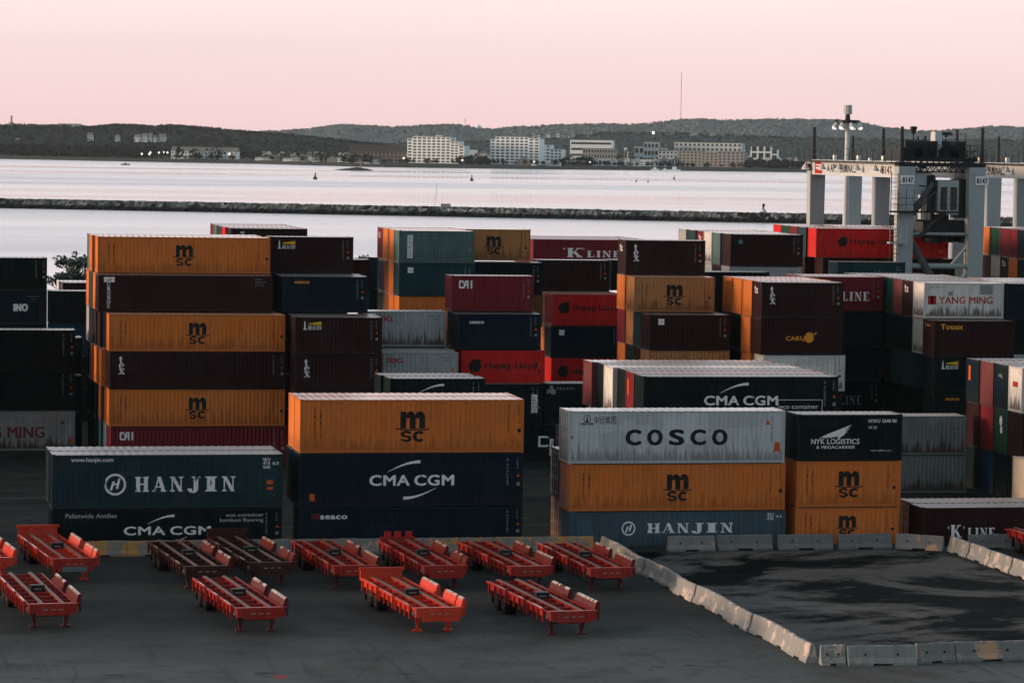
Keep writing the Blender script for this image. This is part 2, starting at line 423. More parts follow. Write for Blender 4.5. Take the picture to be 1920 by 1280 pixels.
def build_mark(mk, L, h):
    A = Art; big = L > 8; Z = lambda f: h * (1 - f); o = []
    def hwheel(a, cx, cz, r):
        a.ring(cx, cz, r, r, r * .2, r * .2, 0, 360, 28)
        for p in ([(-.5, -.55), (-.28, -.55), (-.02, .3), (-.24, .3)], [(.05, -.4), (.27, -.4), (.5, .55), (.28, .55)], [(-.3, -.1), (.3, .02), (.34, .16), (-.26, .04)]):
            a.poly([(cx + x * r, cz + z * r) for x, z in p])
    if mk == 'msc':
        k = h * .57; cx, z0 = L * .5, h * .21; w = k * .82
        a = A(); zt = z0 + k * .43; hb = k * .57
        # m
        st = w * .235
        x0 = cx - w / 2
        a.poly([(x0, zt), (x0 + st, zt), (x0 + st, zt + hb * .98), (x0, zt + hb * .98)])
        for i in (0, 1):
            xl = x0 + st + i * (w - st) / 2; xr = xl + (w - st) / 2
            a.poly([(xr - st, zt), (xr, zt), (xr, zt + hb * .62), (xr - st, zt + hb * .62)])
            for p in ring(xr - (xr - xl + st * .15) / 2, zt + hb * .6, (xr - xl + st * .15) / 2, hb * .4, st * .86, hb * .27, 0, 180, 12): a.poly(p)
        # wave
        n = 16; ww = w * 1.36
        for i in range(n):
            f = lambda t: k * .012 * math.sin(t * math.pi * 4) - (k * .03 if .12 < t < .88 else 0) + k * .03
            t0, t1 = i / n, (i + 1) / n; xa, xb = cx - ww / 2 + ww * t0, cx - ww / 2 + ww * t1
            a.poly([(xa, zt - k * .06 + f(t0)), (xb, zt - k * .06 + f(t1)), (xb, zt - k * .015 + f(t1)), (xa, zt - k * .015 + f(t0))])
        # s c
        cy, ry = z0 + k * .175, k * .185
        sx = cx - w * .26; rr = w * .225
        a.ring(sx, cy + ry * .4, rr, ry * .6, rr * .62, ry * .38, 8, 275, 14); a.ring(sx, cy - ry * .4, rr, ry * .6, rr * .62, ry * .38, -172, 95, 14)
        a.ring(cx + w * .26, cy, w * .25, ry, w * .16, ry * .48, 38, 322, 20)
        o.append(('logo', 'black', a))
        s = h * .047; b = A().down('MEDITERRANEAN', L * (.065 if big else .1), Z(.2), s * .82, s, .03, s * .8)
        b.down('SHIPPING CO', L * (.065 if big else .1) + .33, Z(.23), s * .82, s, .03, s * .8)
        o.append(('lettering', 'black', b))
        o += build_mark('codes_black', L, h)
    elif mk in ('cma', 'cma_pallet', 'cma_eco', 'cma_arc'):
        cx, cz = L * .5, h * .5; w = L * (.375 if big else .6); ch = h * .2
        a = A().sans('CMA', cx - w / 2, cz - ch / 2, ch, w * .47, .045).sans('CGM', cx + w * .035, cz - ch / 2, ch, w * .465, .045)
        o.append(('lettering', 'white', a)); b = A()
        k = h * .36
        for sx in (1, -1):
            po, pi_ = [], []
            for i in range(13):
                t = i / 12; x = -1.28 + 1.72 * t; zc = .42 + .52 * math.sin(t * 1.62); th = .02 + .15 * t
                po.append((cx + sx * x * k, cz + sx * (zc + th / 2) * k)); pi_.append((cx + sx * x * k, cz + sx * (zc - th / 2) * k))
            for i in range(12): b.poly([po[i], po[i + 1], pi_[i + 1], pi_[i]] if sx > 0 else [pi_[i], pi_[i + 1], po[i + 1], po[i]])
        o.append(('logo', 'white', b))
        if mk == 'cma': o.append(('warning_label', 'orange', A().poly([(L * .045, h * .12), (L * .07, h * .12), (L * .07, h * .25), (L * .045, h * .25)])))
        if mk == 'cma_pallet':
            o.append(('lettering', 'pale', A().sans('Palletwide Antilles', L * .06, Z(.2), h * .105, L * .22, .004).sans('eco container', L * .755, Z(.19), h * .085, L * .165, .004).sans('bamboo flooring', L * .728, Z(.31), h * .085, L * .19, .004)))
        if mk == 'cma_eco':
            x0, x1 = L * .69, L * .92; z1, z0 = Z(.5), Z(.98); e = A().sans('eco container', x0 + .1, Z(.68), h * .1, x1 - x0 - .35, .012).sans('bamboo flooring', x0 + .2, Z(.9), h * .1, x1 - x0 - .6, .0)
            t = .03
            for p in (bq(x0, z1, x1, z1 + t), bq(x0, z0, x0 + t, z1), bq(x1 - t, z0, x1, z1)): e.poly(p[0])
            o.append(('lettering', 'white', e))
        o += build_mark('codes', L, h)
    elif mk in ('ge', 'seaco_w', 'seaco_o'):
        f0, wd = (.055, .19) if big else (.14, .17)
        z, ch = Z(.27 if mk != 'seaco_o' else .2), h * (.13 if big else .1)
        if mk == 'ge': o.append(('logo', 'dred', A().sans('GE', L * .055, z, ch, L * .035, .05))); f0 = .094; wd = .118
        o.append(('lettering', 'amber' if mk == 'seaco_o' else 'white', A().sans('seaco', L * f0, z, ch, L * wd, .045)))
        o += build_mark('codes', L, h)
    elif mk in ('hanjin', 'hanjin2'):
        i = 'wornwhite' if mk == 'hanjin' else 'wornwhite2'
        cz = h * .45 if mk == 'hanjin' else h * .52; a = A(); hwheel(a, L * .27, cz, h * .2); o.append(('logo', i, a))
        x = L * .355; stp = L * (.0755 if mk == 'hanjin' else .068); b = A()
        for q, ch in enumerate('HANJIN'): b.roman(ch, x + q * stp, cz - h * .135, h * .275, L * .066)
        o.append(('lettering', i, b))
        if mk == 'hanjin': o.append(('lettering', 'white', A().sans('www.hanjin.com', L * .08, Z(.13), h * .075, L * .18, .02)))
        o.append(('lettering', 'white', A().sans('HJCU', L * .913, Z(.13), h * .06, L * .03, .03).sans('410', L * .913, Z(.2), h * .06, L * .03, .03).sans('63', L * .955, Z(.2), h * .06, L * .026, .04).sans('US40', L * .913, Z(.27), h * .06, L * .03, .03)))
        if mk == 'hanjin': o.append(('warning_label', 'orange', A().poly([(L * .93, Z(.56)), (L * .958, Z(.56)), (L * .958, Z(.48)), (L * .93, Z(.48))]).poly([(L * .93, Z(.66)), (L * .958, Z(.66)), (L * .958, Z(.61)), (L * .93, Z(.61))])))
    elif mk == 'cosco':
        b = A()
        for q, ch in enumerate('COSCO'): b.sans(ch, L * (.265 + .1 * q), h * .36, h * .29, L * .062, .07)
        o.append(('lettering', 'black', b))
        o.append(('lettering', 'black', A().sans('中远集团', L * .115, Z(.24), h * .12, L * .1, .005)))
        g = A().ring(L * .083, Z(.15), h * .075, h * .075, h * .012, h * .012, 0, 360, 20).poly([(L * .078, Z(.22)), (L * .088, Z(.22)), (L * .0835, Z(.08))]).sans('CHINA OCEAN', L * .053, Z(.27), h * .05, L * .06, .03)
        o.append(('logo', 'black', g))
        tri = A().poly([(L * .908, Z(.27)), (L * .932, Z(.27)), (L * .92, Z(.17))]).poly([(L * .952, Z(.78)), (L * .977, Z(.78)), (L * .977, Z(.6)), (L * .952, Z(.6))])
        o.append(('warning_label', 'orange', tri)); o.append(('warning_label', 'red', A().disc(L * .012, Z(.5), h * .035)))
        o.append(('lettering', 'grey', A().sans(CODE[0], L * .945, Z(.6), h * .04, h * .5, .02, rot=90)))
    elif mk == 'nyk':
        a = A().sans('NYK LOGISTICS', L * .13, Z(.64), h * .115, L * .46, .03).sans('& MEGACARRIER', L * .18, Z(.74), h * .065, L * .37, .03); o.append(('lettering', 'white', a))
        g = A()
        for j, (zt, x1) in enumerate(((.22, .52), (.3, .5), (.37, .48), (.43, .45))):
            g.poly([(L * (.2 + .05 * j), Z(.52)), (L * (.27 + .03 * j), Z(.44)), (L * (x1 - .1), Z(zt + .085)), (L * x1, Z(zt)), (L * (x1 - .07), Z(zt + .125)), (L * (.3 + .03 * j), Z(.48))])
        o.append(('logo', 'white', g))
        o.append(('lettering', 'white', A().sans('NYKU 3340 00', L * .675, Z(.18), h * .075, L * .27, .03).sans('US 22', L * .675, Z(.31), h * .055, L * .08, .03).sans('www.nykline.com', L * .7, Z(.8), h * .04, L * .2, .01)))
    elif mk == 'tex':
        a = A(); x = L * (.1 if not big else .05); k = h * .2
        for q, ch in enumerate('tex'): a.roman(ch, x, Z(.3 + .152 * q), k * (.85 if ch == 't' else 1.))
        o.append(('lettering', 'white', a)); o += build_mark('codes', L, h)
    elif mk == 'beacon':
        x = L * .1; o.append(('logo', 'yellow', A().poly([(x + L * .05, Z(.17)), (x + L * .2, Z(.115)), (x + L * .2, Z(.225)), (x + L * .05, Z(.2))])))
        a = A().poly([(x, Z(.33)), (x + .12, Z(.33)), (x + .1, Z(.14)), (x + .06, Z(.1)), (x + .02, Z(.14))]).poly([(x - .06, Z(.34)), (x + .2, Z(.34)), (x + .2, Z(.315)), (x - .06, Z(.315))])
        a.roman('BEACON', x + L * .045, Z(.34), h * .1, L * .155, .02, .15); o.append(('lettering', 'white', a)); o += build_mark('codes', L, h)
    elif mk == 'cai':
        x, w = (L * .09, L * .16) if not big else (L * .05, L * .075); z, ch = Z(.36), h * .22; k = w / 3.
        t = ch * .2; a = A()
        for p in (bq(x, z + t * .5, x + t, z + ch - t * .5), bq(x + t * .4, z, x + k * .95, z + t), bq(x + t * .4, z + ch - t, x + k * 1.0, z + ch), bq(x + k * .85, z + ch * .6, x + k * .85 + t * .8, z + ch - t)): a.poly(p[0])
        a.poly(dq(x + k * 1.08, z, x + k * 1.62, z + ch, t * 1.1)[0]); a.poly(bq(x + k * 1.6, z + ch - t, x + k * 2.2, z + ch)[0]); a.poly(bq(x + k * 2.2 - t, z, x + k * 2.2, z + ch - t)[0]); a.poly(bq(x + k * 1.5, z + ch * .36, x + k * 2.2 - t, z + ch * .54)[0])
        a.poly(bq(x + k * 2.65, z, x + k * 2.65 + t * 1.1, z + ch)[0])
        o.append(('lettering', 'white', a)); o += build_mark('codes', L, h)
    elif mk in ('hapag', 'hapag40'):
        x, zc, k = (L * .075, h * .57, h * .17) if not big else (L * .16, h * .55, h * .16)
        g = A().poly([(x, zc), (x + k * .75, zc + k), (x + k * 2.3, zc + k), (x + k * 1.95, zc + k * .25), (x + k * 2.35, zc + k * .15), (x + k * 1.9, zc - k), (x + k * .6, zc - k)])
        o.append(('logo', 'black', g)); x2 = x + k * 2.9
        o.append(('lettering', 'black', A().sans('Hapag-Lloyd', x2, zc - h * .07, h * .17, L * (.62 if not big else .375), .045)))
        o += build_mark('codes_black', L, h)
    elif mk in ('oocl', 'oocl_faded'):
        o.append(('lettering', 'red', A().sans('OOCL', L * .16, Z(.28), h * .13, L * .2, .07)))
        o.append(('lettering', 'black', A().sans('OOLU 387', L * .8, Z(.16), h * .05, L * .13, .01).sans('22G1', L * .84, Z(.24), h * .05, L * .07, .01)))
        if mk == 'oocl': o.append(('warning_label', 'orange', A().poly([(L * .92, Z(.5)), (L * .95, Z(.5)), (L * .95, Z(.42)), (L * .92, Z(.42))])))
    elif mk in ('kline', 'kline_dim', 'kline20'):
        i = {'kline_dim': 'patch'}.get(mk, 'white'); cx = L * (.5 if mk != 'kline20' else .52); k = h * .36; w = L * (.5 if mk != 'kline20' else .62)
        z = h * .3; x = cx - w / 2
        a = A().roman('"', x, z + k * .05, k * .95, w * .06).roman('K', x + w * .07, z, k, w * .3).roman('"', x + w * .33, z + k * .05, k * .95, w * .06).roman('LINE', x + w * .42, z, k * .72, w * .6, .16)
        o.append(('lettering', i, a)); o += build_mark('codes', L, h)
    elif mk == 'kline_low':
        o.append(('lettering', 'white', A().roman('"', L * .125, h * .2, h * .3, L * .014).roman('K', L * .14, h * .2, h * .34, L * .06).roman('"', L * .2, h * .2, h * .3, L * .014).roman('LINE', L * .225, h * .2, h * .26, L * .14, .16)))
    elif mk == 'cronos_v':
        x = L * .06 if big else L * .1; a = A()
        for q, ch in enumerate('CRONOS'): a.roman(ch, x - .13, Z(.31 + .118 * q), h * .1)
        o.append(('lettering', 'white', a)); o.append(('logo', 'white', A().poly(bq(x - .34, Z(.2), x + .4, Z(.06))[0]))); o.append(('logo_figure', 'black', A().poly([(x - .22, Z(.17)), (x + .1, Z(.17)), (x + .25, Z(.1)), (x - .02, Z(.12))])))
        o.append(('lettering', 'grey', A().sans('CRXU', L * .9, Z(.12), h * .045, L * .04, .01).sans('446718', L * .9, Z(.2), h * .05, L * .06, .01).sans('US 43', L * .9, Z(.28), h * .045, L * .05, .01)))
    elif mk == 'cronos_h':
        o.append(('lettering', 'grey', A().roman('CRONOS', L * .14, Z(.16), h * .06, L * .23, .3))); o.append(('logo', 'grey', A().disc(L * .03, Z(.2), .17).disc(L * .08, Z(.1), .14).disc(L * .1, Z(.21), .2).poly([(L * .01, Z(.24)), (L * .13, Z(.24)), (L * .09, Z(.07))])))
    elif mk == 'ym':
        o.append(('lettering', 'red', A().sans('YANG MING', L * .19, Z(.58), h * .2, L * .67, .03)))
        k = h * .245; x = L * .05; z = Z(.61); o.append(('logo', 'red', A().poly(bq(x, z, x + k, z + k)[0])))
        o.append(('logo_figure', 'black', A().poly([(x + .1, z + k - .04), (x + k - .1, z + k - .04), (x + k * .62, z + k * .5), (x + k * .7, z + .05), (x + k * .3, z + .05), (x + k * .38, z + k * .5)])))
        o.append(('paint_patch', 'patch', A().poly(bq(L * .7, Z(.32), L * .86, Z(.06))[0]).poly(bq(L * .3, Z(.36), L * .36, Z(.25))[0])))
        o.append(('lettering', 'red', A().sans('YANG MING LINE', L * .06, Z(.13), h * .035, L * .2, .01)))
    elif mk == 'ming':
        o.append(('lettering', 'plum', A().sans('YANG MING', L * .33, Z(.67), h * .29, L * .49, .035)))
        o.append(('warning_label', 'dred', A().poly([(L * .915, Z(.33)), (L * .94, Z(.33)), (L * .9275, Z(.23))]))); o.append(('warning_label', 'orange', A().poly(bq(L * .965, Z(.8), L * .985, Z(.68))[0])))
    elif mk == 'ino':
        o.append(('lettering', 'white', A().sans('INO', L * .79, h * .38, h * .22, L * .085, .09)))
        o.append(('lettering', 'patch', A().sans('LINE 4021 8840', L * .875, Z(.2), h * .045, L * .07, .01).sans('4310', L * .9, Z(.28), h * .04, L * .025, .01)))
    elif mk == 'touax':
        o.append(('lettering', 'amber', A().sans('Touax', L * .085, Z(.24), h * .15, L * .27, .055))); o.append(('end_lettering', 'amber', A().sans('Touax', .5, Z(.18), h * .09, 1.1, .03)))
    elif mk == 'caru':
        o.append(('lettering', 'amber', A().sans('CARU', L * .31, Z(.6), h * .12, L * .23, .05)))
        g = A(); cx, cz = L * .6, Z(.52)
        for p in ring(0, 0, 1, 1, .3, .3, -10, 200, 16): g.poly([(cx + L * .09 * x * .9 + z * .25, cz + h * .1 * z + x * .28) for x, z in p])
        g.disc(cx - .02, cz, h * .13, 20, h * .15)
        o.append(('logo', 'amber', g)); o.append(('logo_figure', 'white', A().poly([(cx - .26, cz - .1), (cx - .02, cz - .02), (cx - .02, cz + .3), (cx - .2, cz + .2)]).poly([(cx - .24, cz - .16), (cx - .02, cz - .08), (cx - .02, cz - .34), (cx - .14, cz - .3)])))
    elif mk == 'plate':
        x = L * .112; o.append(('name_plate', 'white', A().poly(bq(x, h * .16, x + .42, Z(.14))[0]))); o.append(('lettering', 'black', A().down('DONGFANG', x + .21, Z(.225), h * .062, h * .082, .02, .24)))
        o += build_mark('codes', L, h)
    elif mk == 'sq':
        x = L * .115; o.append(('logo', 'white', A().poly(bq(x, Z(.29), x + .44, Z(.12))[0]))); o.append(('logo_figure', 'black', A().poly([(x + .1, Z(.24)), (x + .28, Z(.24)), (x + .34, Z(.17)), (x + .22, Z(.2))])))
        o += build_mark('codes', L, h)
    elif mk == 'dot':
        o.append(('logo', 'blue', A().disc(L * .14, Z(.24), h * .075))); o += build_mark('codes', L, h)
    elif mk == 'strip':
        x = L * .86; o.append(('name_plate', 'white', A().poly(bq(x, Z(.72), x + .45, Z(.26))[0]))); o.append(('lettering', 'black', A().down('CRONOS', x + .22, Z(.36), h * .055, h * .075, .02, .26))); o += build_mark('codes', L, h)
    elif mk == 'C':
        x = L * .815; z = h * .38; k = h * .3; a = A()
        for p in ([(x, z + k), (x + .5, z + k), (x + .66, z + k - .16), (x + .5, z + k - .13), (x, z + k - .13)], [(x - .14, z), (x, z), (x, z + k), (x - .14, z + k)], [(x, z), (x + .5, z), (x + .66, z + .16), (x + .5, z + .13), (x, z + .13)]): a.poly(p)
        o.append(('lettering', 'white', a)); x = L * .93; o.append(('name_plate', 'white', A().poly(bq(x, Z(.86), x + .42, Z(.4))[0]))); o.append(('lettering', 'black', A().down('CRONOS', x + .21, Z(.5), h * .055, h * .075, .02, .24)))
    elif mk == 'script':
        a = A()
        for (cx, cz, rx, rz, a0, a1) in ((.18, .48, .05, .12, 20, 200), (.3, .5, .05, .16, 60, 300), (.345, .4, .045, .16, -120, 110), (.46, .42, .04, .1, 0, 360), (.56, .52, .02, .2, 60, 300), (.62, .52, .02, .2, 60, 300), (.7, .4, .045, .11, 0, 330)):
            for p in ring(L * cx, h * cz, L * rx, h * rz, .07, .06, a0, a1, 12): a.poly(p)
        o.append(('lettering', 'grey', a)); o.append(('lettering', 'grey', A().sans('SELU', L * .87, Z(.2), h * .05, L * .05, .01).sans('40182', L * .87, Z(.28), h * .05, L * .07, .01)))
    elif mk == 'T':
        o.append(('lettering', 'white', A().roman('T', L * .12, Z(.36), h * .25, L * .065))); o.append(('lettering', 'grey', A().sans('TLNU 22', L * .86, Z(.36), h * .05, L * .08, .01)))
    elif mk == 'tx': o.append(('end_lettering', 'white', A().roman('tx', .6, Z(.33), h * .2, .9)))
    elif mk == 'endlogo': o.append(('end_lettering', 'white', A().disc(1.2, Z(.27), .26, 14, .34).disc(1.3, Z(.47), .2, 14, .26)))
    elif mk == 'endred': o.append(('end_lettering', 'red', A().poly(bq(.8, Z(.44), 1.6, Z(.32))[0])))
    elif mk == 'endorange': o.append(('end_lettering', 'orange', A().poly(bq(.5, Z(.5), .85, Z(.16))[0])))
    elif mk == 'endgrey': o.append(('end_lettering', 'grey', A().sans('HL', .8, Z(.3), .25, .8, .03)))
    elif mk == 'patch': o.append(('paint_patch', 'patch2', A().poly(bq(L * .38, Z(.5), L * .53, Z(.28))[0]))); o.append(('lettering', 'black', A().sans('OO 33', L * .82, Z(.36), h * .06, L * .1, .02).sans('22 G', L * .88, Z(.48), h * .05, L * .05, .02))) if mk == 'patch' else None
    elif mk in ('codes', 'codes_black'):
        i = 'grey' if mk == 'codes' else 'black'; x = L * (.935 if big else .885); dx = .55 if big else .32
        o.append(('lettering', i, A().sans(CODE[int(L * 10 + h * 30) % 5] + ' 0', x, h * .38, h * .04, h * .52, .02, rot=90).sans('22G1', x + dx, Z(.3), h * .035, h * .2, .02, rot=90).poly(bq(x + dx - .09, Z(.62), x + dx + .09, Z(.55))[0])))
        o.append(('warning_label', 'orange', A().poly([(x + dx - .1, Z(.45)), (x + dx + .1, Z(.45)), (x + dx, Z(.38))])))
        if mk == 'codes_black' and big: o.append(('warning_label', 'orange', A().poly(bq(L * .93, Z(.79), L * .965, Z(.72))[0])))
    return o
# ------------------------------------------------------------------ the stacks
L40, L20, ST, HC = 12.192, 6.058, 2.591, 2.896
def stack(v, tiers, z=0., group=None, k=1.):
    """tiers from the ground up: a number (nothing to be seen of that tier: its height), or
       (px of the front left top corner, length, height, colour, marks, label, doors)"""
    for t in tiers:
        if not isinstance(t, tuple): z += t; continue
        px, L, h, c, marks, label = t[:6]; doors = t[6] if len(t) > 6 else 'R'
        L *= k
        container(L, h - .012, c, PV(px, v, z + h), v, z, label, group, marks, doors); z += h
G1 = 'containers in the front stacks behind the trailers'
kf = 1.028
V0 = 178.8
# front row, first two stacks
stack(V0, [(97, L40, 2.35, 'BLK', ('cma_pallet',), 'black-green container under the teal one with worn lettering, half hidden by rusty trailers'),
           (98.5, L40, 2.977, 'HJ', ('hanjin',), 'dark teal container with large worn white roman lettering and round emblem')], group=G1, k=kf)
stack(V0 + 2.62, [2.35, (92, L40, 2.977, 'HJ', (), 'dark teal container whose pale roof shows behind the worn-lettered teal one')], group=G1, k=kf)
stack(V0, [(561.4, L40, 2.36, 'NAVY', ('ge',), 'navy container at the bottom with small white wordmark, under the one with two white arcs'),
           (562, L40, 2.976, 'NAVY', ('cma',), 'navy container with bold white letters between two arcs, under a bright orange one'),
           (563.4, L40, 2.976, 'OR', ('msc',), 'large clean orange container with pale pink roof on top of two navy ones')], group=G1, k=kf)
stack(V0 + 2.62, [2.36, (549, L40, 2.976, 'NAVY', (), 'navy container whose end shows behind the one with two white arcs'),
                  (553, L40, 2.976, 'OR', (), 'orange container standing right behind the large clean orange one')], group=G1, k=kf)
stack(V0, [(1069, L40, 2.01, 'HJ2', ('hanjin2',), 'slate blue container with white roman lettering, its foot hidden by concrete barriers'),
           (1068, L40, 2.67, 'OR', ('msc',), 'orange container between the grey one above and the slate blue one below', 'L'),
           (1067.4, L40, 2.983, 'COS', ('cosco',), 'grey dented container with five spaced black letters and an orange label', 'L')], group=G1, k=kf)
stack(V0 + 2.75, [(1051, L40, 2.4, 'BRN', (), 'rusty brown container low behind the slate blue and orange ones', 'L'),
                  (1050, L40, 2.82, 'BLK', (), 'black container with locking bars behind the grey and orange ones', 'L')], group=G1, k=kf)
stack(V0, [(1492, L20, 2.15, 'OR', ('msc',), 'short orange container standing lowest, its bottom behind two grey barriers'),
           (1495, L20, 2.648, 'OR', ('msc',), 'short orange container in the middle, scuffed, under a black one with a wing'),
           (1497, L20, 2.648, 'BLK', ('nyk',), 'short black container with a white wing emblem and white lettering')], group=G1, k=1.02)
stack(177.9, [(1730, L40, 2.2, 'MAR', ('kline_low',), 'lone dark maroon container with white roman letters behind the short barriers')], group=G1)
stack(180.5, [(1709, L40, 2.2, 'BRN', (), 'dusty container with pale roof right behind the lone maroon one', 'L')], group=G1)
stack(205.5, [(1638, L20 * 1.06, 2.5, 'GRD', (), 'lower of two grey containers beside the black one with a wing'),
              (1638, L20 * 1.06, 2.6, 'GRD', ('patch',), 'upper grey scuffed container with a darker square patch, pale roof')], group=G1)
# far left
G2 = 'containers stacked at the left edge of the yard'
stack(237.5, [(-183, L40, HC, 'GRY', ('ming',), 'grey container with dull red letters at the bottom left, rust-streaked'),
              (-184, L40, HC, 'BLK', ('codes',), 'black container resting on the grey one with dull red letters'),
              (-183, L40, HC, 'BLK', ('codes',), 'black container with a pale roof edge, two above the grey one with dull red letters')], group=G2)
stack(240.3, [HC, HC - .4, (-166, L40, ST, 'HJ', (), 'bluish grey container showing in shade beyond the black pile at the left edge')], group=G2)
stack(262, [2 * ST, (-207, L40, ST, 'BLK', (), 'black container under the blue-black one with white letters cut by the picture edge'),
            (-207, L40, ST, 'NAVY', ('ino',), 'blue-black container with heavy white letters cut by the picture edge'),
            (-207, L40, ST, 'BLK', ('codes',), 'black container on top of the one with cut white letters, against the water')], group=G2)
stack(262, [2 * ST, (93, L40, ST, 'BLU', (), 'dark blue container in shade below the pink-edged black one'), (93, L40, ST, 'BLK', (), 'black container with pink roof edge in front of the small leafy tree')], group=G2)
stack(277, [3 * ST, (118, L40, ST, 'MAR', (), 'dark red container with pale end and roof under the leafy tree', 'L')], group=G2)
stack(279.7, [3 * ST, (110, L40, ST, 'WHT', (), 'white-ended container beside the dark red one under the leafy tree')], group=G2)
# E: six-high stack on the left
G3 = 'containers of the six-high stack with three orange ones'
e = [227.6, 230.3, 233.0, 235.7, 238.4]
stack(e[0], [(208, L40, ST, 'CAI', ('cai',), 'dull crimson container at the bottom of the tall left stack, above the teal one'),
             (205, L40, ST, 'OR', ('msc',), 'lowest orange container of the tall left stack, between crimson and dark maroon'),
             (206, L40, ST, 'MAR', ('tex',), 'long dark maroon container with three stacked white letters between two orange ones'),
             (205, L40, ST, 'OR', ('msc',), 'orange container in the middle of the tall left stack, dented, pink roof edge')], group=G3)
stack(e[1], [(199, L40, ST, 'GRY', (), 'grey container end beside the dull crimson container'), (201, L40, ST, 'OR', (), 'orange container end just left of the lowest lettered orange container'),
             (190, L40, ST, 'OR', (), 'orange container end beside the long dark maroon one with stacked letters'), (198, L40, ST, 'BLK', (), 'black container end beside the dented middle orange container'),
             (184.5, L40, ST, 'MAR', ('cronos_v',), 'long dark maroon container with white letters running down under a square emblem')], group=G3)
stack(e[2], [(190, L40, ST, 'TEAL', (), 'teal container end low in the tall left stack'), (190, L40, ST, 'BRN', (), 'brown container end, second row behind the lowest lettered orange container'),
             (181.5, L40, ST, 'OR', (), 'shaded orange container end, second from the dark maroon one with stacked letters'), (188, L40, ST, 'MAR', (), 'maroon container end nearest the dented middle orange container'),
             (179.4, L40, ST, 'OR', (), 'orange container end nearest the long maroon one with the square emblem'),
             (183.5, L40, ST, 'OR', ('msc',), 'topmost orange container of the tall left stack, seen against the water')], group=G3)
stack(e[3], [2 * ST, (173, L40, ST, 'BRN', (), 'brown container end in deep shade, left of the shaded orange ends'), (180, L40, ST, 'MAR', (), 'maroon container end below the grey-blue end'),
             (172.6, L40, ST, 'TEAL', (), 'grey-blue container end between two orange ends'), (172.6, L40, ST, 'OR', (), 'orange container end behind the topmost orange container')], group=G3)
stack(e[4], [3 * ST, (167, L40, ST, 'GRY', (), 'pale grey container end at the outer edge of the tall left stack'),
             (166.9, L40, ST, 'OR', (), 'outermost orange container end in the tall left stack, second from top'), (168.8, L40, ST, 'GGN', (), 'grey-green container end at the top edge of the tall left stack')], group=G3)
# F: short dark containers right of it
G4 = 'short dark containers beside the six-high orange stack'
stack(224.9, [ST, (553, L20, ST, 'BLK', (), 'black container in shade under the short maroon one with stacked white letters'),
              (554, L20, ST, 'MAR', ('tex',), 'short maroon container with three stacked white letters under the yellow-beam emblem'),
              (554, L20, ST, 'MAR', ('beacon',), 'lower short maroon container with a white and yellow beam emblem')], group=G4)
stack(227.5, [3 * ST, (548, L20, ST, 'BLK', (), 'black container whose grey roof shows behind the lower beam emblem container')], group=G4)
stack(230.2, [4 * ST, (530.5, L20, ST, 'NAVY', ('seaco_o',), 'short navy container with small orange wordmark and grey roof')], group=G4)
stack(232.9, [4 * ST, (522, L20, ST, 'NAVY', (), 'dark blue container directly behind the one with orange wordmark')], group=G4)
stack(236.4, [4 * ST, (508, L20, ST, 'BLK', (), 'black container in shade under the upper beam emblem container'), (507, L20, ST, 'MAR', ('beacon',), 'upper short dark container with a white and yellow beam emblem, against the water')], group=G4)
stack(264, [4 * ST, (555, L20, ST, 'MAR', (), 'small dark maroon container in the gap between the two tall groups')], group=G4)
# T: far back
G5 = 'containers in the far row beside the water'
for k_, (px, c, lb) in enumerate(((433, 'MAR', 'far maroon container with one white roman letter peeking over the orange roof'), (422.5, 'RED', 'bright red end of a far container next to the maroon one with one letter'),
                                  (414.5, 'TEAL', 'teal end of a far container next to the bright red end'), (406.5, 'GGN', 'grey-green end of a far container beside a crimson end'), (398, 'CAI', 'crimson end of the outermost far container over the orange roof'))):
    stack(258.2 + 3 * k_, [5 * ST, (px if k_ < 4 else 401, L20, ST, c, ('T',) if k_ == 0 else (), lb)], group=G5)
# OOCL and CAI columns
G6 = 'containers in the middle stacks behind the clean orange one'
stack(227.5, [2 * ST, (700, L20, ST, 'GRY', ('oocl',), 'lower pale grey container with small red wordmark and deep ribs')], group=G6)
stack(230.2, [2 * ST, (694, L20, ST, 'GRY', (), 'grey container whose roof shows behind the lower pale grey one')], group=G6)
stack(233.4, [2 * ST, (688, L20, ST, 'BLK', (), 'black container in shade under the rust-stained grey one'), (681, L20, ST, 'GRY', ('oocl_faded',), 'upper pale grey container badly stained with rust along its bottom')], group=G6)
stack(202.4, [(731, L20, ST, 'NAVY', (), 'navy container low behind the clean orange roof'), (731, L20, ST, 'BLK', (), 'black container below the one with a single white arc'), (731.5, L20, ST, 'BLK', ('cma_arc',), 'black short container with a single white arc showing over the orange roof')], group=G6)
stack(205.0, [2 * ST, (714, L20, ST, 'BLK', (), 'black container with grey roof right behind the single arc one')], group=G6)
stack(230.2, [2.591, (862, L20, ST, 'BLK', (), 'black container in shade below the red one with black emblem'), (866, L20, ST, 'RED', ('hapag',), 'short bright red container with black emblem and black lettering'),
              (859, L20, ST, 'NAVY', ('seaco_w',), 'short navy container with tiny white wordmark under the crimson one')], group=G6)
stack(233.3, [3 * ST, (851, L20, ST, 'NAVY', (), 'navy container end behind the tiny white wordmark'), (847, L20, ST, 'CAI', ('cai',), 'short crimson container with white letters and a lit red end')], group=G6)
stack(228.6, [(886, L20, 2.6, 'BLK', ('C',), 'black container with one white block letter and a white name plate'), (862, L20, 2.88, 'BLK', ('strip',), 'black container with a white vertical name plate next to the orange corner')], group=G6)
stack(229.0, [(1064, L20, 2.6, 'BLK', (), 'black container in shade left of the grey lettered one, on the ground'), (1022, L20, 2.9, 'BLK', ('cronos_h',), 'black container with faint grey lettering and floral emblem')], group=G6)
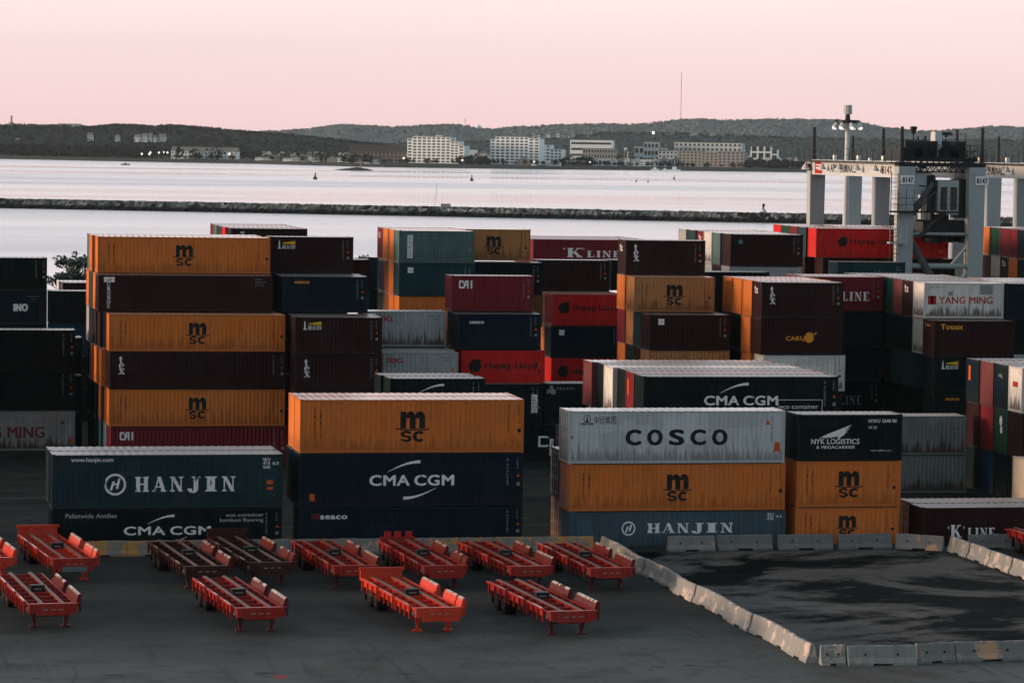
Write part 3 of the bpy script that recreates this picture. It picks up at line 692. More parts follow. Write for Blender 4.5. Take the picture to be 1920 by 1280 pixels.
# G: green-grey group in the middle back
G7 = 'containers of the middle stack seen against the water'
g = [256.0, 258.7, 261.4, 264.1]
stack(g[0], [2 * ST, (748.6, L20, ST, 'BRN', (), 'brown container in shade above the rust-stained grey roof'), (748.6, L20, ST, 'OR', ('codes_black',), 'orange container half hidden under the dark teal one'),
             (748.6, L20, ST, 'TEAL', ('sq',), 'dark teal container with white square emblem'), (748.6, L20, ST, 'GGN', ('plate',), 'grey-green container with tall white name plate, at the top')], group=G7)
stack(g[1], [3 * ST, (738, L20, ST, 'OR', (), 'orange end beside the half hidden orange container'), (738, L20, ST, 'OR', (), 'orange end beside the dark teal container'), (738.8, L20, ST, 'OR', (), 'nearest lit orange end beside the grey-green container with name plate')], group=G7)
stack(g[2], [3 * ST, (728, L20, ST, 'BRN', (), 'brown end low behind the half hidden orange container'), (728, L20, ST, 'BRN', (), 'brown end behind the dark teal container'), (727.5, L20, ST, 'OR', (), 'lit orange end between a maroon end and another orange end')], group=G7)
stack(g[3], [3 * ST, (718, L20, ST, 'BLK', (), 'black end in shade at the edge of the middle stack'), (718, L20, ST, 'TEAL', (), 'dark teal end at the edge of the middle stack'), (717.3, L20, ST, 'CAI', ('tx',), 'crimson end with white letters at the edge of the middle stack')], group=G7)
stack(260.2, [3 * ST, (880, L20, ST, 'BRN', (), 'brown container in shade below the black one beside the crimson container'), (880, L20, ST, 'BLK', ('codes',), 'black container between the dark teal and the maroon ones')], group=G7)
stack(262.9, [5 * ST, (858, L20, ST, 'ORT', ('msc',), 'tan orange container with black letters, right of the grey-green one')], group=G7)
stack(261.4, [ST, (1034, L20, ST, 'RED', ('hapag',), 'dim red container with black emblem behind the long pink roofs'), (1033, L20, ST, 'NAVY', ('sq',), 'navy container with small white square emblem between two red ones'),
              (1036.5, L20, ST, 'RED', ('hapag',), 'red container with black lettering under the shaded maroon one')], group=G7)
for k_, (v_, px, cs) in enumerate(((264.1, 1022.5, ('BRN', 'OR', 'ORT')), (266.8, 1011, ('BRN', 'BRN', 'OR')))):
    w_ = ('near', 'far')[k_]
    stack(v_, [ST, (px, L20, ST, cs[0], (), f'brown container end, {w_} of two beside the dim red one'), (px, L20, ST, cs[1], (), f'shaded container end, {w_} of two beside the navy one with square emblem'),
               (px, L20, ST, cs[2], (), f'orange container end, {w_} of two left of the red lettered one')] + ([(1010, L20, ST, 'MAR', ('codes',), 'maroon container in shade under the pink-roofed one with large white letters')] if k_ else []), group=G7)
stack(268.2, [4 * ST, (1146, L20, ST, 'BLK', (), 'black container in shade left of the orange lit ends')], group=G7)
for k_ in range(5):
    stack(326 + 2.7 * k_, [4 * ST, (1000 - 11 * k_, L40, ST, 'CAI', ('kline',) if k_ == 0 else (), ('maroon container with large white roman letters and pink roof, at the back', 'pink roofed container first behind the large white roman letters', 'pink roofed container second behind the large white roman letters',
           'pink roofed container third behind the large white roman letters', 'pink roofed container farthest behind the large white roman letters')[k_])], group=G7)
# H
G8 = 'containers of the stack with lit orange ends right of the middle'
stack(230.4, [ST, (1216, L20, ST, 'BLK', (), 'black container in shade just above the long pink roofs'), (1216.5, L20, ST, 'ORT', ('codes_black',), 'orange ribbed container just visible above the long pink roofs'),
              (1217.5, L20, ST, 'MAR', ('sq',), 'dark maroon container with square emblem below the tan orange one')], group=G8)
stack(233.4, [2 * ST, (1206, L20, ST, 'MAR', (), 'maroon end low beside the ribbed orange container'), (1203, L20, ST, 'TEAL', (), 'teal end beside the dark maroon container with square emblem'),
              (1190, L20, ST, 'ORT', ('msc',), 'tan orange container with black letters and a pale lit end, scuffed')], group=G8)
stack(236.2, [2 * ST, (1189, L20, ST, 'BLK', (), 'black end low between an orange and a maroon end'), (1189, L20, ST, 'ORT', (), 'tan end beside the teal end'), (1172, L20, ST, 'OR', (), 'brightly lit orange end left of the tan orange container'),
              (1173.8, L20, ST, 'MAR', ('tex', 'tx'), 'short dark maroon container with three stacked white letters, against the water')], group=G8)
stack(238.9, [2 * ST, (1172, L20, ST, 'OR', (), 'orange end low at the outer edge of this stack'), (1172, L20, ST, 'CAI', (), 'maroon end under the brightly lit orange end')], group=G8)
# I: top back
G9 = 'containers in the back stack with pale green and white ends'
for k_, (v_, px, c, lb, c2, px2) in enumerate(((255.3, 1370, 'MAR', 'dark maroon container with a round blue emblem, at the back', 'GRY', 1367.5), (258, 1350.5, 'GGN', 'pale green end beside the one with round blue emblem', 'MAR', 1350.5),
        (260.7, 1334.5, 'WHT', 'white end next to the pale green end', 'WHT', 1334.5), (263.4, 1321.5, 'CAI', 'red end with white letters between grey-green and white ends', None, 0), (266.1, 1304, 'TEAL', 'dark grey-green end of the back stack, second from its outer edge', None, 0), (268.8, 1286.5, 'GRY', 'pale grey end at the outer edge of the back stack', None, 0))):
    low = [4 * ST, (px2, L20, ST, c2, ('oocl_faded',) if k_ == 0 else (), ('pale grey container under the one with round blue emblem', 'maroon end under the pale green end', 'white end under the other white end')[k_])] if c2 else [5 * ST]
    stack(v_, low + [(px, L20, ST, c, ('dot',) if k_ == 0 else ('tx',) if k_ == 3 else (), lb)], group=G9)
# J
G10 = 'containers of the stack with three orange ends beside the globe emblem'
stack(225.6, [ST, (1426, L20, ST, 'BLK', (), 'black container in shade under the rusty white one'), (1432, L20, ST, 'WHT', ('codes_black',), 'rust-streaked white container just above the long pink roofs'), (1427, L20, ST, 'MAR', ('caru',), 'dark maroon container with orange lettering and a globe'),
              (1429, L20, ST, 'MAR', ('tex', 'tx'), 'dark maroon container with three stacked white letters above the globe')], group=G10)
stack(228.3, [2 * ST, (1407, L20, ST, 'OR', (), 'orange end low beside the rusty white container'), (1407, L20, ST, 'OR', (), 'orange end beside the globe emblem container'), (1410, L20, ST, 'OR', (), 'brightest orange end, next to the maroon one with stacked letters')], group=G10)
stack(231.0, [4 * ST, (1391, L20, ST, 'OR', (), 'middle one of three orange ends in a row above the dark gap')], group=G10)
stack(233.7, [4 * ST, (1372.5, L20, ST, 'OR', (), 'outermost of three orange ends in a row, with pale marks')], group=G10)
G11 = 'containers around the white one with red lettering'
stack(236.3, [ST, (1508, L20, ST, 'BLK', ('kline_dim',), 'black container with dim roman letters beside the black roof'), (1508, L20, ST, 'NAVY', (), 'navy container in shade, middle of the dark column'),
              (1509, L20, ST, 'NAVY', (), 'navy container under the crimson one with white roman letters'), (1511, L20, ST, 'CAI', ('kline20',), 'short crimson container with white roman letters and pink roof')], group=G11)
stack(239, [4 * ST, (1492, L20, ST, 'PINK', (), 'pink roofed container behind the short crimson one')], group=G11)
# Yang Ming group
stack(223.9, [(1752, L20, ST, 'BLK', (), 'black container at the foot of the dark pile on the right'), (1752, L20, ST, 'BLK', ('seaco_o',), 'black container with dim orange wordmark'), (1752, L20, ST, 'BLK', ('beacon',), 'black container with white and yellow beam emblem on the right'),
              (1752, L20, ST, 'MAR', ('touax',), 'dark maroon container with orange lettering under the white one')], group=G11)
stack(226.5, [3 * ST, (1732, L20, ST, 'GRY', (), 'grey end left of the dark maroon one with orange lettering'), (1733.5, L20, ST, 'WHT', ('ym',), 'rust-stained white container with red lettering and red square emblem')], group=G11)
stack(226.4, [(1893, L40, ST, 'BLK', (), 'black container on the ground at the right edge, in shade'), 2 * ST - .01, (1890, L40, ST, 'BLK', (), 'black container under the navy one with red mark'), (1886, L40, ST, 'NAVY', (), 'navy container right of the white one with red lettering')], group=G11)
stack(229.1, [2 * ST, (1710, L20, ST, 'TEAL', (), 'grey-green end in shade, right one of a pair'), (1709, L20, ST, 'BLK', (), 'black end with a faint mark, below the dark maroon end'), (1712, L20, ST, 'MAR', ('tx',), 'dark maroon end with white letters beside the rust-stained white container')], group=G11)
stack(231.7, [2 * ST, (1691, L20, ST, 'TEAL', (), 'grey-green end in shade, left one of a pair'), (1693, L20, ST, 'BLK', (), 'black end in the dark column behind the grey end'), (1695, L20, ST, 'PINK', (), 'pink roofed container second behind the rust-stained white one')], group=G11)
stack(234.3, [3 * ST, (1676, L20, ST, 'NAVY', (), 'navy end below the dark green end'), (1678, L20, ST, 'GRN', (), 'dark green end behind the pink roofs')], group=G11)
stack(236.9, [4 * ST, (1661, L20, ST, 'PINK', (), 'pink roofed container fourth behind the rust-stained white one')], group=G11)
stack(239.5, [4 * ST, (1645, L20, ST, 'GRY', (), 'grey roofed container farthest behind the rust-stained white one')], group=G11)
for k_ in range(3): stack(229.1 + 2.7 * k_, [4 * ST, (1866 - 16 * k_, L40, ST, 'GRY', (), ('grey roofed container just behind the navy one at the right edge', 'grey roofed container in the middle behind the navy one at the right edge', 'grey roofed container last behind the navy one at the right edge')[k_])], group=G11)
# C: long black one with rows of pink and grey roofs
G12 = 'long containers in a block of pink and grey roofs'
rows = [('BLK', 1207, ('cma_eco',), 'long black container with white letters, an arc and a boxed caption', ()), ('CAI', 1191.5, ('endorange',), 'dark red end with orange mark next to the long black lettered container', ()), ('BLK', 1175.5, (), 'black-green end between the white end and the dark red end', ()),
        ('WHT', 1149.5, (), 'white end in the block of long pink and grey roofs', ()), ('BLK', 1136.5, (), 'black-green end between the maroon end and the white end', ()), ('PINK', 1110, (), 'maroon end with pink roof at the outer edge of the long roofs', ())]
for k_, (c, px, mk, lb, _) in enumerate(rows):
    low = [(px + 1, L40, HC, 'BLK', (), 'black container under the long black lettered one'),] if k_ == 0 else [HC]
    mid = [(1120, L40, HC, 'GRY', (), 'grey container peeking out below the maroon end with pink roof')] if k_ == 5 else [(px + 2, L40, HC, 'BLK', (), 'black container one below the long black lettered one')] if k_ == 0 else [HC]
    stack(191.5 + 2.56 * k_, low + mid + [(px, L40, HC, c, mk, lb)], group=G12)
# M: right edge
G13 = 'containers stacked end-on at the right edge'
mrow = [(1917, [('BLK', (), 'black end at ground level near the cream container'), ('MAR', (), 'brown-red end under the white end at the right edge'), ('WHT', ('endred',), 'white end with a small red mark at the right edge')]),
        (1890, [('BLK', (), 'black end at ground level under the green end'), ('GRN', ('endlogo',), 'green end with a white figure emblem'), ('NAVY', ('endgrey',), 'navy end between maroon and white ends')]),
        (1863, [('BLU', (), 'dark blue end at ground level'), ('CAI', (), 'maroon end beside the green end'), ('PINK', (), 'maroon end with pink roof between two navy ends')]),
        (1836, [('BLK', (), 'black end at ground level, farthest of the right edge row'), ('MAR', (), 'dark red end in shade beside the black pile'), ('NAVY', ('endorange',), 'navy end with orange mark, outermost of the right edge row')])]
for k_, (px, t) in enumerate(mrow): stack(198.8 + 2.62 * k_, [(px, L40, HC, c, mk, lb) for c, mk, lb in t], group=G13)
# HL: bright red and the row behind the crane
G14 = 'containers under the grey yard crane'
for k_, (v_, px, c, lb) in enumerate(((277.4, 1530.8, 'RED', 'long bright red container with black emblem behind the crane leg'), (280.1, 1511.5, 'TEAL', 'dark teal end next to the long bright red container'), (282.8, 1495, 'CAI', 'crimson end between two green ends'), (285.5, 1479.5, 'GRN', 'green end between red and crimson ends'), (288.2, 1464.5, 'RED', 'red end at the outer edge of the crane row'))):
    stack(v_, [4 * ST, (1543 if k_ == 0 else px - 3, L40, ST, ('MAR', 'MAR', 'GRN', 'RED', 'BLK')[k_], (), ('dark maroon container under the long bright red one', 'dull red end under the dark teal end', 'green end under the long bright red container', 'narrow red end at the edge under the crane row', 'black end lowest in the crane row')[k_]),
               (px, L40, ST, c, ('hapag40',) if k_ == 0 else (), lb)], group=G14)
stack(268.1, [4 * ST, (1570, L20, ST, 'TEAL', ('script',), 'dark teal container with script lettering in front of the long red one')], group=G14)
for k_, (px, c, lb, c2, lb2) in enumerate(((1926, 'NAVY', 'navy end right of the crane', 'BLK', 'black end below the navy end right of the crane'), (1909.5, 'CAI', 'maroon end nearest the navy one, right of the crane', 'OR', 'orange end low, right of the crane'), (1893, 'CAI', 'maroon end beside the dark green one, right of the crane', 'MAR', 'maroon end with white letters, low, right of the crane'),
        (1875.5, 'GRN', 'dark green end between orange and maroon, right of the crane', 'GRY', 'grey end low between two maroon ones, right of the crane'), (1855.5, 'OR', 'lit orange end right beside the crane leg', 'MAR', 'maroon end low under the lit orange one beside the crane leg'))):
    stack(277.6 + 2.7 * k_, [4 * ST, (px, L20, ST, c2, ('tx',) if k_ == 2 else (), lb2), (px, L20, ST, c, (), lb)], group=G14)
# cream container on a road chassis at the right edge
cx = PV(1926, 188, 3.95); container(L40, ST, 'CRM', cx, 188, 1.3, 'cream container with a sunlit end, standing on a road chassis at the right edge', 'containers on road chassis')

# containers filling the dark gaps between the groups
G15 = 'dark containers seen only in the gaps between the stacks'
def gap(v, px, tiers, where, L=L20, c='BLK', z=0.):
    for i, w_ in enumerate(tiers): container(L, ST - .012, c, PV(px, v, z + ST), v, z, f'{w_} dark container in the gap {where}'[:110], G15); z += ST
T5 = ['lowest', 'second lowest', 'middle', 'second highest', 'highest']
gap(242.5, 500, T5, 'between the tall orange and beam emblem stacks')
gap(243, 650, T5[:2] + ['highest'], 'behind the rust-stained grey container', z=0)
gap(270, 690, T5, 'left of the middle stack with the name plate', c='TEAL')
gap(244, 1300, T5, 'right of the tan orange container with black letters')
gap(231, 1391, ['lowest', 'second', 'third', 'top'], 'under the middle lit orange end')
gap(233.7, 1372.5, ['lowest', 'second', 'third', 'top'], 'under the outermost lit orange end')
gap(242, 1600, T5, 'between the crimson container and the pink roofs')
gap(229.1, 1712, ['lower', 'upper'], 'under the paired grey-green ends')
gap(231.7, 1692, ['lower', 'upper'], 'left of the paired grey-green ends')
gap(234.3, 1676, ['lower', 'middle', 'upper'], 'under the dark green end')
gap(262, 93, ['lower', 'upper'], 'below the pink-edged black container', L40, 'BLK')
gap(240.3, -166, ['lower', 'upper'], 'beyond the grey container with dull red letters', L40, 'BLU')
gap(238.4, 170, ['lowest', 'second', 'third'], 'at the shaded foot of the tall orange stack', L40)
gap(235.7, 180, ['lower', 'upper'], 'in the shaded rows of the tall orange stack', L40)

for v_, n_ in ((178.2, 3), (181.4, 3)):  # added unseen stack that keeps the sun off the front stack's end
    for i in range(n_): container(L40, ST - .012, ('NAVY', 'MAR', 'BLK')[i % 3], -8., v_, i * ST, 'unseen dark container added outside the left edge to block the sun', 'containers stacked just outside the left edge')
for v_ in (226.5, 232.5):  # unseen stacks outside the left edge, shading the tall stack's lower ends
    for i in range(5): container(L40, ST - .012, ('BLK', 'MAR', 'NAVY')[i % 3], -3., v_, i * ST, 'unseen dark container added outside the left edge to block the sun', 'containers stacked just outside the left edge')
# ------------------------------------------------------------------ the yard surface
def asphalt(name, dark, light, stain=.0, sc=.06, rough=.88, spec=.03, dark_v=0):
    m = bpy.data.materials.new(name); n, L = nt(m)
    out = n.new('ShaderNodeOutputMaterial'); b = n.new('ShaderNodeBsdfPrincipled'); L(b.outputs[0], out.inputs[0])
    tc = n.new('ShaderNodeTexCoord')
    def noise(s, d, det=6, vec=None, ro=.55):
        t = n.new('ShaderNodeTexNoise'); t.inputs['Scale'].default_value = s; t.inputs['Detail'].default_value = det; t.inputs['Roughness'].default_value = ro; t.inputs['Distortion'].default_value = d
        L(vec or tc.outputs['Object'], t.inputs['Vector']); return t.outputs[0]
    def rng(src, a, bb, c=0., d=1.):
        r = n.new('ShaderNodeMapRange'); r.inputs['From Min'].default_value = a; r.inputs['From Max'].default_value = bb; r.inputs['To Min'].default_value = c; r.inputs['To Max'].default_value = d; L(src, r.inputs['Value']); return r.outputs[0]
    def mix(A, B, f):
        x = n.new('ShaderNodeMix'); x.data_type = 'RGBA'
        for k, s in (('A', A), ('B', B)):
            if isinstance(s, tuple): x.inputs[k].default_value = s + (1,)
            else: L(s, x.inputs[k])
        L(f, x.inputs['Factor']); return x.outputs['Result']
    g = mix(dark, light, rng(noise(sc, .3), .35, .65))
    g = mix(g, tuple(.72 * x for x in dark), rng(noise(.45, .5), .52, .72, 0, .8))
    g = mix(g, tuple(1.35 * x for x in light), rng(noise(7., 0, 5, None, .8), .54, .7, 0, .75))
    g = mix(g, (.06, .032, .024), rng(noise(.11, .2, 4), .58, .72, 0, .45))
    mp = n.new('ShaderNodeMapping'); mp.inputs['Scale'].default_value = (.8, 1., 1); L(tc.outputs['Object'], mp.inputs[0])
    g = mix(g, (.012, .012, .012), rng(noise(.9, .2, 5, mp.outputs[0]), .66, .71, 0, .75))
    vo = n.new('ShaderNodeTexVoronoi'); vo.feature = 'DISTANCE_TO_EDGE'; vo.inputs['Scale'].default_value = .085
    wv = n.new('ShaderNodeTexNoise'); wv.inputs['Scale'].default_value = .5; wv.inputs['Detail'].default_value = 6; L(tc.outputs['Object'], wv.inputs['Vector'])
    wa = n.new('ShaderNodeVectorMath'); wa.operation = 'MULTIPLY_ADD'; L(wv.outputs['Color'], wa.inputs[0]); wa.inputs[1].default_value = (1.6, 1.6, 0); L(tc.outputs['Object'], wa.inputs[2]); L(wa.outputs[0], vo.inputs['Vector'])
    g = mix(g, tuple(.3 * x for x in dark), rng(vo.outputs['Distance'], .0, .0045, .45, 0))                 # cracks and tar seams
    mt = n.new('ShaderNodeMapping'); mt.inputs['Scale'].default_value = (1.3, .07, 1); mt.inputs['Rotation'].default_value = (0, 0, R(8)); L(tc.outputs['Object'], mt.inputs[0])
    g = mix(g, tuple(.5 * x for x in dark), rng(noise(1., .1, 4, mt.outputs[0]), .58, .72, 0, .0 if stain else .45))           # tyre tracks
    g = mix(g, tuple(1.5 * x for x in light), rng(noise(.75, .3, 8, None, .75), .6, .72, 0, .4))            # dusty patches
    ro = rng(noise(.4, .2), .3, .7, rough - .12, rough + .1)
    if dark_v:                                                   # paving darker with distance, towards the stacks
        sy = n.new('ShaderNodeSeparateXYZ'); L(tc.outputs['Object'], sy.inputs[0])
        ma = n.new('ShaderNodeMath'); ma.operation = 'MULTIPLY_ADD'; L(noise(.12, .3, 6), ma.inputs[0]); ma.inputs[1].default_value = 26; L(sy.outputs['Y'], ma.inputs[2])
        g = mix(g, tuple(.32 * x for x in dark), rng(ma.outputs[0], dark_v, dark_v + 16, 0, .8))
    if stain:
        mp2 = n.new('ShaderNodeMapping'); mp2.inputs['Scale'].default_value = (.62, .8, 1); L(tc.outputs['Object'], mp2.inputs[0])
        s = rng(noise(.13, .5, 9, mp2.outputs[0], .66), .5 - .032 * stain, .535)
        g = mix(g, (.002, .0055, .0065), s)
    L(g, b.inputs['Base Color']); L(ro, b.inputs['Roughness']); b.inputs['Specular IOR Level'].default_value = spec
    bp = n.new('ShaderNodeBump'); bp.inputs['Strength'].default_value = .25; bp.inputs['Distance'].default_value = .02; L(noise(9., 0, 5), bp.inputs['Height']); L(bp.outputs[0], b.inputs['Normal'])
    return m
YARD = asphalt('yard_asphalt', (.075, .086, .088), (.118, .133, .135), dark_v=150)
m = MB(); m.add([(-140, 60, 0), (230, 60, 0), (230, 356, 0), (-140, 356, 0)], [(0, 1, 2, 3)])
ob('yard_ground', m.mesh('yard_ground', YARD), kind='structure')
q = MB(); q.box(-140, 356, -4, 230, 357.2, .0); ob('quay_edge', q.mesh('quay_edge', flat('quay_concrete', (.2, .2, .19))), kind='structure')
m = MB(); m.add([(43.6, 137.2, .004), (62.2, 137.2, .004), (62.0, 176.4, .004), (43.4, 176.4, .004)], [(0, 1, 2, 3)])
ob('stained_pavement', m.mesh('stained_pavement', asphalt('stained_asphalt', (.075, .076, .076), (.12, .118, .116), stain=1.05)), kind='structure')
m = MB(); m.add([(-140, 183.6, .004), (230, 183.6, .004), (230, 270, .004), (-140, 270, .004)], [(0, 1, 2, 3)])
ob('truck_road', m.mesh('truck_road', asphalt('road_asphalt_dim', (.011, .018, .018), (.02, .029, .029))), kind='structure')  # separate sheet, the dimness between the stacks put into its colour
# faint painted lanes across the truck road behind the front stacks
m = MB()
for v0, w in ((189.2, 1.0), (195.2, .5), (200.3, .5), (205.5, 1.4), (211, .5), (215.8, .6), (221, .6)): m.add([(-40, v0, .008), (80, v0, .008), (80, v0 + w, .008), (-40, v0 + w, .008)], [(0, 1, 2, 3)])
ob('lane_markings', m.mesh('lane_markings', flat('worn_lane_paint', (.032, .042, .042), .95, .02, var=.4, sc=.6)), kind='structure')
# crack and tar spots in the near asphalt
m = MB(); pts = [P(675, 1196, 0), P(700, 1212, 0), P(722, 1232, 0), P(748, 1252, 0), P(757, 1262, 0)]; pts += [P(790, 1300, 0)]
for a, b in zip(pts, pts[1:]):
    for t in range(4):
        p0, p1 = a.lerp(b, t / 4), a.lerp(b, (t + 1) / 4); w0 = .035 + random.random() * .03
        m.add([(p0.x - w0, p0.y, .004), (p0.x + w0, p0.y, .004), (p1.x + w0, p1.y, .004), (p1.x - w0, p1.y, .004)], [(0, 1, 2, 3)])
pts = [P(1557, 1246, 0), P(1600, 1264, 0), P(1660, 1292, 0)]
for a, b in zip(pts, pts[1:]): m.add([(a.x - .03, a.y, .004), (a.x + .03, a.y, .004), (b.x + .03, b.y, .004), (b.x - .03, b.y, .004)], [(0, 1, 2, 3)])
for px, py, r in ((762, 1263, .45), (778, 1277, .3), (985, 1218, .3), (1295, 1247, .32), (1095, 1253, .22), (1035, 1252, .25), (425, 1205, .22), (215, 1265, .4), (495, 1262, .5), (1802, 1259, .25), (1490, 1269, .2), (1240, 1249, .2)):
    c = P(px, py, 0); n = 11; m.add([(c.x + r * (.7 + .6 * random.random()) * math.cos(6.283 * i / n), c.y + .8 * r * (.6 + .7 * random.random()) * math.sin(6.283 * i / n), .0045) for i in range(n)], [tuple(range(n))])
ob('asphalt_cracks', m.mesh('asphalt_cracks', flat('tar', (.014, .015, .016), .7, .2)), kind='structure')
c = P(525, 1268, 0); m = MB(); n = 14; m.add([(c.x + .32 * (.7 + .5 * random.random()) * math.cos(6.283 * i / n), c.y + .45 * (.7 + .5 * random.random()) * math.sin(6.283 * i / n), .0048) for i in range(n)], [tuple(range(n))])
ob('paint_mark', m.mesh('paint_mark', flat('red_spray_paint', (.3, .05, .05), .8, .1)), kind='structure')

# ------------------------------------------------------------------ concrete barriers
def concrete(name, base, patch, amt, pc2=None):
    m = paint(name, base, .85, .15, .2, .35, rust=(.16, .06, .03), streak=(3, 3, .5)); n = m.node_tree.nodes; L = m.node_tree.links.new
    b = [x for x in n if x.type == 'BSDF_PRINCIPLED'][0]; src = b.inputs['Base Color'].links[0].from_socket
    add = [x for x in n if x.type == 'VECT_MATH' and x.operation == 'ADD'][0]
    t = n.new('ShaderNodeTexNoise'); t.inputs['Scale'].default_value = 1.1; t.inputs['Detail'].default_value = 7; t.inputs['Roughness'].default_value = .65; L(add.outputs[0], t.inputs['Vector'])
    r = n.new('ShaderNodeMapRange'); r.inputs['From Min'].default_value = .62 - .25 * amt; r.inputs['From Max'].default_value = .68 - .25 * amt; L(t.outputs[0], r.inputs['Value'])
    x = n.new('ShaderNodeMix'); x.data_type = 'RGBA'; L(src, x.inputs['A']); x.inputs['B'].default_value = patch + (1,); L(r.outputs[0], x.inputs['Factor']); L(x.outputs['Result'], b.inputs['Base Color'])
    return m
CON = {'white': concrete('concrete_whitewashed', (.28, .29, .285), (.55, .46, .43), .36), 'grey': concrete('concrete_grey', (.17, .18, .18), (.3, .26, .23), .1),
       'yellow': concrete('concrete_yellow_paint', (.24, .23, .21), (.5, .27, .1), .55), 'patchy': concrete('concrete_patchy', (.22, .225, .22), (.55, .34, .22), .26), 'green': concrete('concrete_greenish', (.26, .285, .27), (.6, .44, .38), .22)}
_bm = {}
def barrier_mesh(L, mat, hh):
    k = (round(L, 2), mat, hh)
    if k in _bm: return _bm[k]
    rnd = random.Random(hash(k) % 1000); m = MB()
    n = max(8, int(L / .3)); sec = lambda z0, j: [(-.3, z0), (-.3, .12), (-.17, .34), (-.085, hh - .03 + j), (-.05, hh + j), (.05, hh + j), (.085, hh - .03 + j), (.17, .34), (.3, .12), (.3, z0)]
    vs = []; fs = []; K = 10
    ts = sorted([i / n for i in range(n + 1)] + [.36, .366, .634, .64]); n = len(ts) - 1
    for t in ts:
        x = L * t; notch = .085 if .363 < t < .637 else 0.; j = rnd.uniform(-.02, .012)
        for a, b in sec(notch, j): vs.append((x, a + rnd.uniform(-.014, .014), max(notch, b + rnd.uniform(-.012, .012)) if b > .05 else b))
    for i in range(n):
        for q in range(K - 1): fs.append((i * K + q, i * K + q + 1, (i + 1) * K + q + 1, (i + 1) * K + q))
        fs.append((i * K + K - 1, i * K, (i + 1) * K, (i + 1) * K + K - 1))
    fs += [tuple(range(K)), tuple(n * K + q for q in range(K - 1, -1, -1))]
    m.add(vs, fs); _bm[k] = m.mesh('concrete_barrier', CON[mat]); return _bm[k]
def barrier(a, b, mat, label, group, hh=.82, hooks=False):
    a, b = Vector((a[0], a[1], 0)), Vector((b[0], b[1], 0)); d = b - a; L = d.length - .025
    o = ob('concrete_barrier', barrier_mesh(L, mat, hh), None, a + d.normalized() * .0125, label, 'barrier', group, rotz=math.atan2(d.y, d.x))
    if hooks:
        m = MB()
        for t in (.25, .72): m.tube((L * t, -.2, hh * .55), (L * t, -.1, hh * .55), .045, n=8)
        ob('lifting_hole', m.mesh('lifting_hole', flat('hole_black', (.01, .01, .01))), o)
    return o
gb = 'barriers behind the trailers'
xs = [150, 237, 330, 425, 545, 660, 735, 800, 868, 935, 1010, 1075, 1128]
nm = ['yellow stained barrier nearest the rusty trailers', 'yellow stained barrier, second behind the rusty trailers', 'barrier hidden among the two rusty trailers', 'dark barrier behind the gap between two container stacks', 'barrier behind the wide red trailer, mostly hidden', 'pale mottled barrier between two red trailers',
      'barrier just right of the pale mottled one', 'yellowish barrier behind the trailer with three red lamps', 'short visible length of barrier behind two red trailers', 'yellow barrier left of the last trailer in the back row', 'barrier behind the last trailer in the back row', 'barrier ending at the pinkish barrier line']
for i in range(12):
    a, b = P(xs[i], 1041, 0), P(xs[i + 1], 1041, 0)
    barrier((a.x, 177.2), (b.x, 177.2), 'yellow' if i not in (3, 5, 6) else 'patchy', nm[i], gb)
gb = 'line of barriers fencing off the stained pavement'
ys = [177.0, 173.6, 170.3, 166.9, 163.5, 160.1, 156.7, 153.4, 150.0, 146.7, 143.4, 140.2, 137.35]
nm = ['farthest pinkish barrier, touching the row behind the trailers', 'second pinkish barrier behind the last red trailer', 'third pinkish barrier beside the last red trailer', 'mottled barrier just past the last red trailer', 'pink barrier with rust band at its joint', 'pink barrier with orange rust stripe at its near end',
      'grey-white barrier just before the broken joint', 'grey-white barrier with pink blotches', 'barrier with a dark notch beneath in the middle of the slanting line', 'whitewashed barrier, third from the near corner', 'whitewashed barrier, second from the near corner', 'whitewashed barrier meeting the near corner']
for i in range(12):
    u0 = 42.9 + .12 * math.sin(i * 2.1); u1 = 42.9 + .12 * math.sin(i * 2.1 + 1.3)
    barrier((u0, ys[i]), (u1, ys[i + 1]), 'white', nm[i], gb, .84)
for (a, b, mt, lb) in (((43.05, 137.0), (44.15, 136.9), 'green', 'short barrier stub at the near corner'), ((44.2, 136.75), (47.3, 136.55), 'green', 'greenish barrier with pink patches next to the corner stub'), ((47.4, 136.95), (49.25, 137.2), 'patchy', 'grey barrier with few orange patches, middle of the near row'),
                       ((49.3, 137.2), (52.7, 137.4), 'patchy', 'barrier with orange blotches at the lower right edge'), ((52.75, 137.4), (56.2, 137.5), 'patchy', 'barrier running out of the picture at lower right')):
    barrier(a, b, mt, lb, gb, .86, True)
gb = 'barriers under the slate blue and orange stacks'
for a, b, mt, lb in (((46.6, 176.8), (49.3, 176.9), 'patchy', 'chipped brownish barrier below the white roman letters'), ((49.5, 177.1), (52.7, 177.1), 'grey', 'grey barrier right of the chipped one'), ((53.0, 177.0), (56.2, 177.0), 'grey', 'clean grey barrier with two holes below the gap'), ((56.5, 177.0), (59.7, 177.1), 'grey', 'grey barrier below the lowest short orange container'),
                     ((60.0, 177.1), (62.3, 175.6), 'patchy', 'slanted barrier with pink patches at the far right corner'), ((64.0, 176.3), (67.0, 176.2), 'grey', 'dull barrier below the lone maroon container'), ((67.1, 175.2), (70.2, 174.9), 'patchy', 'barrier with pink end by the right edge')):
    barrier(a, b, mt, lb, gb, .84, True)
gb = 'right hand line of barriers'
ys = [175.6, 172.3, 169.0, 165.7, 162.4, 159.1]
nm = ['pink patched barrier starting the right hand line', 'second barrier of the right hand line', 'whitish barrier of the right hand line, near the red trailer', 'whitish barrier at the right edge', 'barrier just beyond the right edge']
for i in range(5): barrier((62.75 + .05 * (i % 2), ys[i]), (62.72, ys[i + 1]), 'white', nm[i], gb, .84)

